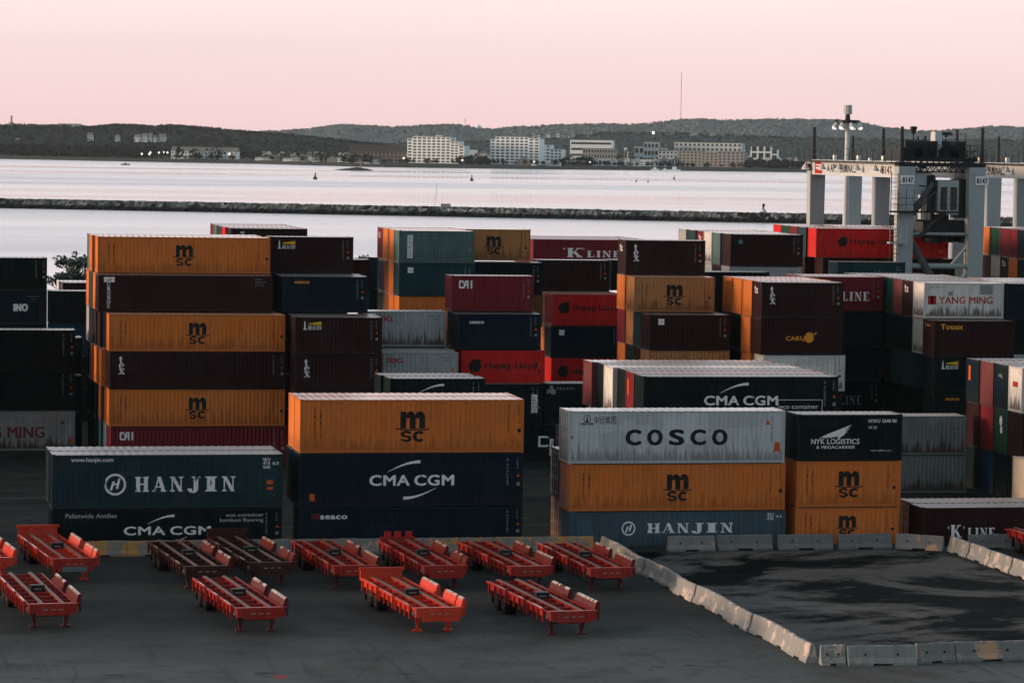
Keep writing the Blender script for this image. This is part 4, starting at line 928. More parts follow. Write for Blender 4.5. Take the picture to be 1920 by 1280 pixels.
# ------------------------------------------------------------------ container trailers
TR = {'red': paint('trailer_red', (.36, .015, .008), .4, .25, .8, .7, rust=(.03, .012, .009), fine=1.1), 'bright': paint('trailer_sunlit_red', (.64, .045, .012), .38, .25, .55, .5, rust=(.07, .014, .009), fine=1.1), 'rust': paint('trailer_rust', (.05, .013, .01), .55, .2, .7, .5, fine=1.6)}  # bright: sunlit trailers, the light put into a stronger red
GUIDE = paint('guide_worn_red', (.1, .009, .006), .45, .2, .6, .6, rust=(.025, .01, .007), fine=2.2)
STEEL = paint('worn_steel', (.6, .5, .42), .28, .5, 1., .9, metal=.6, rust=(.1, .03, .02), streak=(.5, 4, 4), fine=2.); DECK = paint('worn_deck', (.13, .075, .06), .5, .3, .35, .3)
TYRE = flat('rubber', (.01, .01, .011), .8, .15); RIM = flat('wheel_rim', (.035, .03, .03), .5, .3); BLACK = flat('black_steel', (.012, .012, .013), .5, .25)
LAMP = flat('lamp_red', (.5, .02, .02), .3, .4); PLATE = flat('plate_pale', (.3, .22, .2), .5, .2)
_tm = {}
def trailer_parts(c, rear, front):
    k = (c, rear, front)
    if k in _tm: return _tm[k]
    red = TR[c]; L = 11.3; z = 1.22; hw = 1.05; parts = []
    f = MB()
    for x in (-.48, .48):                                            # main beams: I sections
        f.box(x - .09, .1, z - .42, x + .09, L, z - .37); f.box(x - .02, .1, z - .37, x + .02, L, z - .045); f.box(x - .09, .1, z - .045, x + .09, L, z - .015)
    for i in range(9):                                               # cross members
        y = .5 + i * 1.3; f.box(-hw, y, z - .3, -.5, y + .05, z - .06); f.box(-.46, y, z - .32, .46, y + .05, z - .07); f.box(.5, y, z - .3, hw, y + .05, z - .06)
    for s in (-1, 1): f.box(s * hw - .03, .3, z - .14, s * hw + .03, L - .1, z - .05)   # side rails
    parts.append(('frame', f.mesh('frame', red), []))
    d = MB()
    for x in (-.48, .48): d.box(x - .085, .15, z - .012, x + .085, L - .05, z + .012)
    parts.append(('wear_strip', d.mesh('wear_strip', DECK), []))
    b = MB(); b.box(-1.1, -.12, z - .42, 1.1, .1, z - .02); b.box(-1.16, -.12, z - .02, 1.16, .16, z + .03)
    if front == 'frame': b.box(-.75, -.19, z - .5, -.65, -.121, z - .06); b.box(.65, -.19, z - .5, .75, -.121, z - .06); b.box(-.65, -.19, z - .5, .65, -.121, z - .4)
    else: b.box(-.8, -.2, z - .6, .95, -.121, z - .1)
    lamps = MB()
    for x in (-.35, 0, .35): lamps.box(x - .1, -.155 if front == 'frame' else -.22, z - .27, x + .1, -.122 if front == 'frame' else -.201, z - .22)
    parts.append(('front_bolster', b.mesh('front_bolster', red if front != 'grey' else TR['red']), [('reflector', lamps.mesh('reflector', PLATE))]))
    if front == 'grey':
        g = MB(); g.box(-.62, -.24, z - .62, .62, -.205, z - .38); parts.append(('number_plate', g.mesh('number_plate', flat('plate_grey_blue', (.12, .17, .19))), []))
    # container guides: tall lipped walls on one side, a railed outrigger fence on the other
    for y0, y1 in ((.2, 1.15), (1.35, 3.5), (4.9, 7.9)) if front != 'frame' else ((.25, 3.45), (4.6, 7.7)):
        g = MB(); x0 = hw + .02; x1 = hw + .1; x2 = hw + .2; zt = z + .34
        g.prism([(x0, z - .3), (x1 + .08, z - .3), (x2 + .08, zt), (x2 + .03, zt + .05), (x2 - .05, zt + .03), (x0 + .02, z + .05)], lambda p, q_, t: (p, t, q_), y0, y1)
        n = max(2, int((y1 - y0) / .75))
        for i in range(n + 1):
            y = y0 + (y1 - y0 - .05) * i / n
            g.prism([(x1 + .082, z - .42), (x1 + .17, z - .42), (x2 + .12, zt - .05)], lambda p, q_, t: (p, t, q_), y, y + .05)
        lip = MB(); yy = y0 + .1; rnd = random.Random(int(y0 * 100) + len(c))
        while yy < y1 - .2:                                          # bare worn metal along the lip, in broken lengths
            ln = rnd.uniform(.25, .95); e_ = min(yy + ln, y1 - .08)
            if rnd.random() < .72: lip.prism([(x2 - .075, zt - .03), (x2 - .045, zt + .045), (x2 + .03, zt + .066), (x2 + .085, zt + .03), (x2 + .03, zt + .052), (x2 - .05, zt + .032)], lambda p, q_, t: (p, t, q_), yy, e_)
            yy = e_ + rnd.uniform(.04, .3)
        parts.append(('side_guide', g.mesh('side_guide', GUIDE if c != 'bright' else red), [('guide_lip', lip.mesh('guide_lip', STEEL))]))
    for y0, y1 in ((.7, 3.4), (3.9, 6.6), (7.1, 10.2)):
        g = MB(); xe = -hw - .16
        g.box(xe - .05, y0, z - .02, xe + .05, y1, z + .06); g.box(xe + .06, y0 + .05, z - .34, xe + .075, y1 - .05, z - .021)
        for i in range(4):
            y = y0 + (y1 - y0 - .08) * i / 3; g.box(xe - .04, y, z - .56, xe + .045, y + .08, z - .021); g.box(xe + .046, y + .01, z - .2, -hw + .0, y + .07, z - .12)
        w2 = MB(); w2.box(xe - .035, y0 + .3, z + .062, xe + .04, y0 + rnd.uniform(.9, 2.), z + .07)
        parts.append(('side_rail', g.mesh('side_rail', red), [('worn_edge', w2.mesh('worn_edge', STEEL))]))
    for s in (-1, 1):                                                # landing legs
        l = MB(); l.box(s * .72 - .07, 1.02, .1, s * .72 + .07, 1.16, z - .25); l.box(s * .72 - .2, .95, .0, s * .72 + .2, 1.24, .09)
        l.bar((s * .74, 1.0, .2), (s * .95, 1.0, z - .24), .09); l.bar((s * .72, 1.18, .5), (s * .72, 2.1, z - .3), .07)
        parts.append(('landing_leg', l.mesh('landing_leg', red if c == 'bright' else paint('trailer_leg', (.1, .02, .018), .5, .25, .3, .3)), []))
    hz = MB()
    for x in (-.2, 0, .2): hz.tube((x, .12, z - .1), (x * .6, .9, z - .34), .025, n=5); hz.tube((x * .6, .9, z - .34), (x * .6, 7.8, z - .36), .025, n=5)
    parts.append(('air_hoses', hz.mesh('air_hoses', BLACK), []))
    for s in (-1, 1):
        mf = MB(); mf.box(s * .8 - .3, 10.05, .25, s * .8 + .3, 10.08, z - .2); parts.append(('mud_flap', mf.mesh('mud_flap', TYRE), []))
        ml = MB(); ml.box(s * 1.12 - .05, .22, z - .34, s * 1.12 + .05, .3, z - .16); parts.append(('marker_plate', ml.mesh('marker_plate', PLATE), []))
    cb = MB(); cb.box(-.63, 1.04, .5, .63, 1.12, .58); parts.append(('leg_brace', cb.mesh('leg_brace', BLACK if c != 'bright' else red), []))
    j = MB(); j.box(-.32, 4.95, z - .1, .32, 5.4, z + .2); jl = MB(); jl.box(-.18, 4.93, z + .0, .18, 4.949, z + .05)
    parts.append(('junction_box', j.mesh('junction_box', BLACK), [('reflector', jl.mesh('reflector', PLATE))]))
    for y in (8.0, 9.3):
        ax = MB(); ax.tube((-1.0, y, .5), (1.0, y, .5), .09, n=8); ax.box(-.6, y - .1, .5, -.4, y + .1, z - .4); ax.box(.4, y - .1, .5, .6, y + .1, z - .4)
        parts.append(('axle', ax.mesh('axle', BLACK), []))
        for s in (-1, 1):
            w = MB(); rm = MB()
            for o in (.62, .94):
                for r0, r1, xa, xb in ((.44, .5, o - .14, o - .09), (.5, .5, o - .09, o + .09), (.5, .44, o + .09, o + .14)): w.tube((s * xa, y, .5), (s * xb, y, .5), r0, r1, 18)
            rm.tube((s * 1.081, y, .5), (s * 1.09, y, .5), .29, .26, 14); rm.tube((s * 1.09, y, .5), (s * 1.12, y, .5), .1, .08, 8)
            parts.append(('wheel', w.mesh('wheel', TYRE), [('rim', rm.mesh('rim', RIM))]))
    if rear == 'board':
        h = MB(); h.box(-1.05, L - .02, z - .2, 1.05, L + .16, z + .42); h.box(-1.15, L - .1, z + .3, 1.15, L - .021, z + .44); parts.append(('rear_board', h.mesh('rear_board', red), []))
    if rear == 'lamps':
        h = MB(); h.box(-.95, L, z - .1, .95, L + .1, z + .12); ll = MB()
        for x in (-.55, 0, .6): ll.box(x - .18, L - .06, z + .08, x + .18, L - .002, z + .42)
        parts.append(('rear_bolster', h.mesh('rear_bolster', red), [('tail_board', ll.mesh('tail_board', LAMP))]))
    _tm[k] = parts; return parts
def trailer(u, v, tilt, c, label, rear='', front='frame', group='empty container trailers parked in two rows'):
    t = thing('container_trailer', label, 'trailer', (u, v, 0), R(tilt), group)
    for nm_, me, sub in trailer_parts(c, rear, front):
        p = ob(nm_, me, t)
        for sn, sm in sub: ob(sn, sm, p)
trailer(28.1, 147.4, 3.8, 'bright', 'bright orange-red trailer with rear board, middle of the near row', 'board', 'plate')
trailer(34.0, 145.7, 3.6, 'red', 'red trailer at the near row\'s end, beside the whitewashed barriers')
trailer(20.0, 148.2, 4., 'red', 'red trailer in the near row in front of the two rusty ones')
trailer(10.8, 150.4, 4.2, 'red', 'red trailer of the near row cut by the left edge')
trailer(13.0, 166.6, 5.5, 'bright', 'bright red trailer with rear board and grey plate beside the dark road', 'board', 'grey')
trailer(8.9, 167.2, 5.5, 'bright', 'trailer in the back row almost wholly outside the left edge')
trailer(19.3, 163.0, 4., 'rust', 'dark rusty trailer standing left of the other rusty one')
trailer(22.7, 164.2, 4.5, 'rust', 'dark rusty trailer with a small board at its rear', 'board', 'plate')
trailer(26.7, 162.6, 3., 'red', 'red trailer behind the bright orange-red one')
trailer(31.2, 162.2, 2.2, 'red', 'red trailer with three upright red tail boards', 'lamps', 'plate')
trailer(35.5, 161.6, 3., 'red', 'red trailer, second from the end of the back row')
trailer(39.4, 160.6, 1.6, 'red', 'red trailer ending the back row beside the pinkish barriers')
trailer(67.4, 165.0, 1., 'red', 'red trailer half cut by the right edge')
# road chassis carrying the cream container
t = thing('road_chassis', 'skeletal road chassis under the cream container at the right edge', 'trailer', (cx, 188, 0))
f = MB()
for y in (.7, 1.6): f.box(0, y, .92, 12.2, y + .16, 1.285)
for x in (0, 2, 4, 6, 8, 10, 12.05): f.box(x, .0, 1.0, x + .15, .69, 1.285); f.box(x, .87, 1.0, x + .15, 1.59, 1.28); f.box(x, 1.77, 1.0, x + .15, 2.44, 1.285)
ob('frame', f.mesh('frame', paint('chassis_grey', (.2, .2, .2), .5, .3, .4, .3)), t)
for x in (1.3, 2.6):
    for y in (.0, 1.85):
        w = MB(); w.tube((x, y, .5), (x, y + .58, .5), .5, n=18); o = ob('wheel', w.mesh('wheel', TYRE), t); r_ = MB(); r_.tube((x, y - .02, .5), (x, y - .001, .5), .25, n=12); ob('rim', r_.mesh('rim', RIM), o)
for y in (.5, 1.9): w = MB(); w.box(9.4, y - .06, 0, 9.55, y + .06, 1.0); ob('landing_leg', w.mesh('landing_leg', BLACK), t)
# ------------------------------------------------------------------ rubber tyred gantry cranes
CG = paint('crane_grey', (.38, .43, .44), .5, .3, .12, .2, streak=(2, 2, .25)); CD = paint('crane_dark', (.016, .02, .022), .5, .25, .2, .3); CW = paint('crane_white', (.55, .6, .63), .5, .25, .15, .2)
CB = paint('brace_grey', (.09, .1, .105), .5, .2, .2, .3)
GL = flat('dark_glass', (.01, .012, .014), .1, .5); LIT = flat('floodlight_lens', (.7, .68, .64), .3, .4, emit=(1., .93, .85, .9)); WARM = flat('walkway_lamp_lens', (.8, .6, .4), .3, .4, emit=(1., .55, .3, 1.6))
def textmesh(name, body, h, w, mat, vertical='front'):
    a = Art().sans(body, 0, 0, h, w, .03); m = MB()
    if vertical == 'front': m.add([(x, 0, z) for x, z in a.v], [tuple(f) for f in a.f])
    else: m.add([(0, -x, z) for x, z in a.v], [tuple(f) for f in a.f])     # reads on the face turned to -u
    return m.mesh(name, mat)
VN, VF, ZT = 274.6, 300.6, 21.6
def rail(m, p0, p1, n, hgt=1.1):
    p0, p1 = Vector(p0), Vector(p1)
    for i in range(n + 1):
        p = p0.lerp(p1, i / n); m.tube(p, p + Vector((0, 0, hgt)), .03, n=4)
    for h_ in (.55, 1.1): m.tube(p0 + Vector((0, 0, h_)), p1 + Vector((0, 0, h_)), .03, n=4)
def crane(uL, uR, vn, vf, label, full=False, zt=ZT, leg=1.35, texts=True):
    t = thing('yard_gantry_crane', label, 'crane', ((uL + uR) / 2, (vn + vf) / 2, 0), group='rubber tyred cranes over the yard')
    du, dv = (uR - uL) / 2, (vf - vn) / 2; S = ob
    for sx in (-1, 1):
        for sy in (-1, 1):
            l = MB(); x, y = sx * du, sy * dv
            w0, w1 = leg * .42, leg * .55
            l.prism([(x - w0, 1.6), (x + w0, 1.6), (x + w1, zt - 1.2), (x - w1, zt - 1.2)], lambda p, q, k: (p, k, q), y - .55, y + .55)
            S('leg', l.mesh('leg', CG), t)
    for sy in (-1, 1):
        b = MB(); y = sy * dv; b.box(-du - 2.4, y - .5, 1.0, du + 2.4, y + .5, 1.62); S('sill_beam', b.mesh('sill_beam', CG), t)
        b = MB(); b.box(-du - .75, y - .62, zt - 1.2 if sy > 0 else zt - .55, du + .75, y + .62, zt - .2); S('top_beam', b.mesh('top_beam', CG if sy > 0 else CD), t)
        for x in (-du, du):
            b = MB(); b.box(x - .75, y - .625, zt - 1.2, x + .75, y + .615, zt - .56); S('leg_head', b.mesh('leg_head', CG), t)
        for x in (-du - 1.6, -du - .2, du + .2, du + 1.6):
            w = MB(); w.tube((x, y - .35, .6), (x, y + .35, .6), .6, n=16); S('wheel', w.mesh('wheel', TYRE), t)
    for sx in (-1, 1):
        g = MB(); x = sx * du; g.box(x - .62, -dv + .7, zt - 1.55, x + .6, dv - .63, zt - .15); gd = S('girder', g.mesh('girder', CW if sx < 0 else CG), t)  # left girder paler than its twin: the sunlit side put into its paint
        if texts:
            tm = textmesh('lettering', 'APM TERMINALS', .75, 7.6, ink('black'), 'side'); o = S('lettering', tm, gd); o.location = (x - .628, dv - 6.5, zt - 1.25)
            if sx < 0:
                e = MB(); e.box(x - .64, dv - 3.9, zt - 1.45, x - .622, dv - 1.6, zt - .35); S('emblem', e.mesh('emblem', ink('red')), gd)
                e = MB(); e.box(x - .648, dv - 3.6, zt - 1.0, x - .641, dv - 1.9, zt - .85); e.box(x - .648, dv - 3.6, zt - .7, x - .641, dv - 1.9, zt - .6); S('emblem_bar', e.mesh('emblem_bar', ink('white')), gd)
                o = S('lettering', textmesh('lettering', '8147', .7, 2.6, ink('red'), 'side'), gd); o.location = (x - .629, -dv + 4.4, zt - 1.25)
        w = MB(); w.box(x - 1.5 if sx < 0 else x + .61, -dv - .6, zt - .3, x - .63 if sx < 0 else x + 1.5, dv + .9, zt - .2); rail(w, (x + sx * 1.45, -dv - .6, zt - .2), (x + sx * 1.45, dv + .9, zt - .2), 16)
        S('walkway', w.mesh('walkway', CD), t)
        for i in range(5):
            y = dv - .5 - i * (2 * dv - 2) / 4.6; xl = x + sx * 1.2
            f = MB(); f.tube((xl, y, zt - .32), (xl, y, zt - .55), .06, n=6); f.tube((xl, y, zt - .55), (xl, y, zt - 1.05), .12, .42, 10); fl = S('floodlight', f.mesh('floodlight', CW), t)
            q = MB(); q.tube((xl, y, zt - 1.06), (xl, y, zt - 1.08), .36, n=10); S('lens', q.mesh('lens', LIT), fl)
        for i in range(3):
            y = dv * .55 - i * dv * .55; f = MB(); f.box(x - .16, y - .2, zt - .15, x + .16, y + .2, zt + .35); fl = S('walkway_lamp', f.mesh('walkway_lamp', CW), t); q = MB(); q.box(x - .172, y - .12, zt + .05, x - .161, y + .12, zt + .28); S('lens', q.mesh('lens', WARM), fl)
    for x, y in ((-du - .2, dv + .2), (du + .2, dv + .2), (-du - .4, -dv - .2), (du + .5, -dv - .2)):
        p = MB(); p.tube((x, y, zt - .15), (x, y, zt + 2.9), .22, .14, 6); S('mast_post', p.mesh('mast_post', CD), t)
    if not full: return t
    # number boards on the near legs
    for sx in (-1, 1):
        b = MB(); b.box(sx * du - .55 + (.35 if sx > 0 else 0), -dv - .68, zt - 2.1, sx * du + .65 + (.35 if sx > 0 else 0), -dv - .63, zt - 1.3); bd = S('number_board', b.mesh('number_board', ink('white')), t)
        o = S('lettering', textmesh('lettering', '8147', .45, .95, ink('black')), bd); o.location = (sx * du - .43 + (.35 if sx > 0 else 0), -dv - .69, zt - 1.93)
    # bracing between the near legs
    y = -dv
    for p0, p1, r in (((-du, y, 12.4), (du, y, 12.4), .24), ((-du, y, 15.2), (du, y, 15.2), .14), ((-du, y, 15.9), (-du + 2.6, y - .2, 11.0), .3), ((-du + .2, y - .1, 15.4), (-du + 3.5, y - .3, 10.2), .2), ((du - .2, y, 12.4), (du - 2.4, y - .2, 9.4), .22), ((du - .2, y, 14.6), (du - 2.2, y + .3, 12.2), .14), ((-du + .1, y, 16.2), (-du + 2.6, y, 19.6), .24), ((-du, y + .4, 15.8), (-du + 3.4, y + .4, 19.4), .1)):
        b = MB(); b.tube(p0, p1, r, n=8); S('brace', b.mesh('brace', CG if p0[2] == p1[2] or p0[0] > 0 else CB), t)
    # stair tower and landing on the left leg
    s = MB(); xl = -du - 1.35
    for dx in (0, .62): s.tube((xl + dx, y - .4, 9.8), (xl + dx, y - .4, zt - 1), .04, n=5)
    for i in range(30): s.tube((xl, y - .4, 9.9 + i * .36), (xl + .62, y - .4, 9.9 + i * .36), .025, n=4)
    for i in range(10):
        for dx in (-.1, .72): s.tube((xl + dx, y - .4, 10.3 + i * 1.05), (xl + dx, y - 1., 10.3 + i * 1.05), .025, n=4)
        s.tube((xl - .1, y - 1., 10.3 + i * 1.05), (xl + .72, y - 1., 10.3 + i * 1.05), .025, n=4)
    S('ladder', s.mesh('ladder', CD), t)
    s = MB(); s.box(-du - 1.7, y - 1.4, 17.05, -du + 4.6, y - .6, 17.2); rail(s, (-du - 1.7, y - 1.4, 17.2), (-du + 4.6, y - 1.4, 17.2), 9, 1.9); S('landing', s.mesh('landing', CD), t)
    s = MB(); s.box(-du - 1.7, y - 1.4, 14.35, -du - .2, y - .6, 14.5); rail(s, (-du - 1.7, y - 1.4, 14.5), (-du - .2, y - 1.4, 14.5), 3, 1.2); S('landing', s.mesh('landing', CG), t)
    for q0, q1 in (((-du + .9, y - 1., 14.9), (-du + 3.2, y - 1., 17.1)),):
        s = MB()
        for o in (0, .7): s.bar((q0[0], q0[1] - o, q0[2]), (q1[0], q1[1] - o, q1[2]), .1, .22)
        for i in range(9): k = i / 9; s.box(q0[0] + (q1[0] - q0[0]) * k - .12, y - 1.7, q0[2] + (q1[2] - q0[2]) * k, q0[0] + (q1[0] - q0[0]) * k + .12, y - 1., q0[2] + (q1[2] - q0[2]) * k + .04)
        S('stair', s.mesh('stair', CD), t)
    # trolley with machinery, cab and spreader near the front legs
    ty = -dv + 2.7
    b = MB(); b.box(-du - .3, ty - 2.3, zt - .1, du + .3, ty + 2.3, zt + .25); b.box(-du - .2, ty - 2.2, zt + .25, -du + .9, ty + 2.2, zt + 1.0)
    for i in range(16): a_ = random.random(); xx = -du + .3 + (2 * du - .8) * i / 15; b.box(xx - .3, ty - 2 + 3 * a_, zt + .2, xx + .3, ty - .9 + 3 * a_, zt + .7 + 1.0 * random.random())
    b.tube((-du + .4, ty - 1, zt + 1.2), (-du + 2.6, ty - 1, zt + 1.2), .6, n=12); b.tube((du - 2.6, ty - 1, zt + 1.1), (du - .6, ty - 1, zt + 1.1), .62, n=12)
    rail(b, (-du - .3, ty - 2.3, zt + .25), (du + .3, ty - 2.3, zt + .25), 10); rail(b, (du + .3, ty - 2.3, zt + .25), (du + .3, ty + 2.3, zt + .25), 5)
    for i in range(46):                                          # pipes, cable trays, drums and brackets
        x0_, y0_, z0_ = -du + 2 * du * random.random(), ty - 2.4 + 2.2 * random.random(), zt - 1.0 + 2.3 * random.random(); ln = random.uniform(.3, 1.5)
        k_ = i % 3; e_ = (x0_ + ln, y0_, z0_) if k_ == 0 else (x0_, y0_, z0_ + ln * .8) if k_ == 1 else (x0_ + ln * .7, y0_, z0_ + ln * .6)
        b.tube((x0_, y0_, z0_), e_, random.uniform(.03, .1), n=5)
    for i in range(12): xx = -du + 2 * du * i / 12; b.bar((xx, ty - 2.35, zt - .95), (xx + du / 6, ty - 2.35, zt - .12), .07); b.bar((xx + du / 6, ty - 2.35, zt - .95), (xx, ty - 2.35, zt - .12), .07)
    b.box(-du + .8, ty - 2.4, zt - 1.06, du - .8, ty - 2.3, zt - .94)
    S('trolley', b.mesh('trolley', CD), t)
    b = MB(); b.box(-.15, ty - 1.6, zt + .3, .45, ty - .4, zt + 2.5); b.box(.5, ty - 1.5, zt + 1.2, 1.6, ty - .6, zt + 1.45); b.box(.46, ty - 1.5, zt + 1.9, 1.3, ty - .5, zt + 2.0); S('electrical_cabinet', b.mesh('electrical_cabinet', CW), t)
    b = MB(); b.tube((-1.6, ty, zt + .3), (-1.6, ty, zt + 2.3), .08, .06, 6); b.tube((-1.6, ty, zt + 2.3), (-1.6, ty, zt + 2.75), .16, .32, 8); b.box(-1.85, ty - .2, zt + 2.75, -1.35, ty + .2, zt + 2.95); S('signal_mast', b.mesh('signal_mast', CD), t)
    b = MB(); b.tube((1.4, ty, zt + .3), (1.4, ty, zt + 2.2), .09, n=6); b.tube((1.4, ty, zt + 2.2), (1.4, ty, zt + 2.5), .7, .5, 10); S('antenna', b.mesh('antenna', CD), t)
    b = MB(); b.box(-2.4, ty - 2.1, zt - 3.0, -.6, ty - .2, zt - 1.0); b.tube((-1.6, ty - 2.0, zt - .9), (-1.6, ty - 2.0, zt - .1), .08, n=5); S('service_box', b.mesh('service_box', CW), t)
    b = MB(); b.box(-.15, ty - 2.7, zt - 4.7, 1.75, ty - .5, zt - 1.7); cb = S('operator_cab', b.mesh('operator_cab', CG), t)
    for x0 in (.08, .98):
        b = MB(); b.box(x0, ty - 2.73, zt - 4.3, x0 + .6, ty - 2.702, zt - 2.3); S('window', b.mesh('window', GL), cb)
    b = MB(); b.box(-1.3, ty - 2.2, zt - 6.7, 2.9, ty + .6, zt - 5.2); b.box(-.5, ty - 1.8, zt - 5.2, 1.2, ty, zt - 4.2)
    for i in range(22): xx = -1.2 + 4.0 * random.random(); b.box(xx - .12, ty - 2.3 + 2.6 * random.random(), zt - 7.0 - .25 * random.random(), xx + .12, ty - 2.0 + 2.4 * random.random(), zt - 6.4)
    S('headblock', b.mesh('headblock', CD), t)
    b = MB()
    for x, yy in ((-.9, ty - 1.6), (2.5, ty - 1.6), (-.9, ty), (2.5, ty)): b.tube((x, yy, zt), (x * .8, yy, zt - 5.2), .035, n=4)
    S('hoist_ropes', b.mesh('hoist_ropes', BLACK), t)
    b = MB()                                                     # cable loops, frames and catwalk round the cab
    for i in range(30):
        x0_, y0_, z0_ = random.uniform(-1.9, 2.7), ty - random.uniform(.2, 2.6), zt - random.uniform(1.2, 5.6); k_ = i % 3
        b.tube((x0_, y0_, z0_), (x0_ + (random.uniform(.4, 1.1) if k_ == 0 else .2), y0_, z0_ - (random.uniform(.5, 1.6) if k_ else .05)), random.uniform(.03, .09), n=5)
    b.box(1.8, ty - 2.4, zt - 5.0, 2.6, ty - .4, zt - 1.6); b.box(-1.0, ty - 2.3, zt - 4.4, -.3, ty - .8, zt - 1.3)
    S('cable_frame', b.mesh('cable_frame', CD), t)
    b = MB(); b.box(2.9, ty - 2.2, zt - 5.4, 3.3, ty - 1.6, zt - 2.9); S('hydraulic_unit', b.mesh('hydraulic_unit', flat('oily_red', (.18, .02, .03))), t)
    return t
aL, aR = PV(1694, VN, 15), PV(1826, VN, 15)
crane(aL, aR, VN, VF, 'grey yard crane with numbered legs, dark machinery and a hanging cab', True)
cL = PV(1796 + 187, VN, 15); crane(cL, cL + (aR - aL), VN, VF, 'grey yard crane mostly out of the frame on the right', False)
bL, bR = PV(1600, 372, 15), PV(1716, 372, 15); crane(bL, bR, 346, 372, 'yard crane farther back, only its legs and lamps seen past the first', False, 21.2, 1.5, False)
# high mast lamp
hm = PD(1588, 290, 322); t = thing('lamp_mast', 'tall lamp mast with a ring of floodlights and a grey drum on top', 'lamp mast', (hm.x, hm.y, 0))
zr = PD(1588, 231, 322).z
b = MB(); b.tube((0, 0, 0), (0, 0, zr + .2), .42, .2, 12); ob('pole', b.mesh('pole', CW), t)
b = MB(); b.tube((0, 0, zr), (0, 0, zr + .3), 1.1, n=14); b.tube((0, 0, zr + .3), (0, 0, zr + 1.1), .28, .2, 8); b.bar((-1.3, 0, zr + .2), (1.3, 0, zr + .2), .12); ob('lamp_ring', b.mesh('lamp_ring', CD), t)
b = MB(); b.tube((0, 0, zr + .85), (0, 0, zr + 1.75), .42, .4, 10); ob('drum', b.mesh('drum', CG), t)
for i in range(8):
    a = 2 * math.pi * i / 8; x, y = 1.12 * math.cos(a), 1.12 * math.sin(a); b = MB(); b.tube((x, y, zr), (x * 1.2, y * 1.2, zr - .45), .12, .27, 8); fl = ob('floodlight', b.mesh('floodlight', CW), t); q = MB(); q.ball((x * 1.21, y * 1.21, zr - .46), .2, 8, 5); ob('lens', q.mesh('lens', LIT), fl)
# ------------------------------------------------------------------ water and far shore
SEA = -2.5
m = bpy.data.materials.new('harbour_water'); n, L = nt(m)
out = n.new('ShaderNodeOutputMaterial'); b = n.new('ShaderNodeBsdfPrincipled'); L(b.outputs[0], out.inputs[0])
b.inputs['Base Color'].default_value = (.6, .61, .65, 1); b.inputs['Roughness'].default_value = .16; b.inputs['IOR'].default_value = 1.33; b.inputs['Specular IOR Level'].default_value = .8
tc = n.new('ShaderNodeTexCoord')
def wn(sc, mapsc, det=4):
    mp = n.new('ShaderNodeMapping'); mp.inputs['Scale'].default_value = mapsc; mp.inputs['Rotation'].default_value = (0, 0, R(20)); L(tc.outputs['Object'], mp.inputs[0])
    t = n.new('ShaderNodeTexNoise'); t.inputs['Scale'].default_value = sc; t.inputs['Detail'].default_value = det; L(mp.outputs[0], t.inputs['Vector']); return t.outputs[0]
b1 = n.new('ShaderNodeBump'); b1.inputs['Strength'].default_value = .12; b1.inputs['Distance'].default_value = .5; L(wn(.22, (.6, 1, 1)), b1.inputs['Height'])
L(b1.outputs[0], b.inputs['Normal'])
rr = n.new('ShaderNodeMapRange'); rr.inputs['From Min'].default_value = .4; rr.inputs['From Max'].default_value = .62; rr.inputs['To Min'].default_value = .1; rr.inputs['To Max'].default_value = .38; L(wn(.0022, (.25, 1.6, 1), 5), rr.inputs['Value']); L(rr.outputs[0], b.inputs['Roughness'])
q = MB(); q.add([(-9000, 300, SEA), (14000, 300, SEA), (14000, 12000, SEA), (-9000, 12000, SEA)], [(0, 1, 2, 3)])
ob('water', q.mesh('water', m), kind='structure')

def lerp_prof(pr, x):
    if x <= pr[0][0]: return pr[0][1]
    for (a, ya), (c, yc) in zip(pr, pr[1:]):
        if x <= c: return ya + (yc - ya) * (x - a) / (c - a)
    return pr[-1][1]
SHORE = [(-900, 283), (-300, 293), (0, 298), (240, 303), (480, 307.5), (700, 313.5), (960, 317), (1240, 320), (1440, 322.5), (1920, 328), (2400, 334), (3000, 342)]
def shore_d(px):
    p = P(px, lerp_prof(SHORE, px), SEA); return p.x * _s + p.y * _c
def at(px, d, z=0.):
    p = PD(px, 300, d); return Vector((p.x, p.y, z))
LAND = flat('shore_ground', (.05, .055, .05), .9, .1, var=.5, sc=.02)
q = MB(); cols = list(range(-900, 3001, 60)); vs = []
for px in cols:
    d = shore_d(px); pts = [at(px, d, SEA - .3), at(px, d + 14, 0.), at(px, d + 60, 1.5), at(px, d + 700, 3.), at(px, 9500, 4.)]; vs += pts
q.add(vs, [(5 * i + j, 5 * (i + 1) + j, 5 * (i + 1) + j + 1, 5 * i + j + 1) for i in range(len(cols) - 1) for j in range(4)])
ob('far_shore', q.mesh('far_shore', LAND), kind='structure')
from mathutils import noise as mnoise
def woods_mat(name, a, c, sc):
    m = flat(name, a, .95, .05); n = m.node_tree.nodes
    mx = [x for x in n if x.type == 'MIX'][0]; mx.inputs['A'].default_value = a + (1,); mx.inputs['B'].default_value = c + (1,)
    t = [x for x in n if x.type == 'TEX_NOISE'][0]; t.inputs['Scale'].default_value = sc; t.inputs['Detail'].default_value = 8; t.inputs['Roughness'].default_value = .75
    r = n.new('ShaderNodeMapRange'); r.inputs['From Min'].default_value = .38; r.inputs['From Max'].default_value = .62
    m.node_tree.links.new(t.outputs[0], r.inputs['Value']); m.node_tree.links.new(r.outputs[0], mx.inputs['Factor']); return m
HP = {}
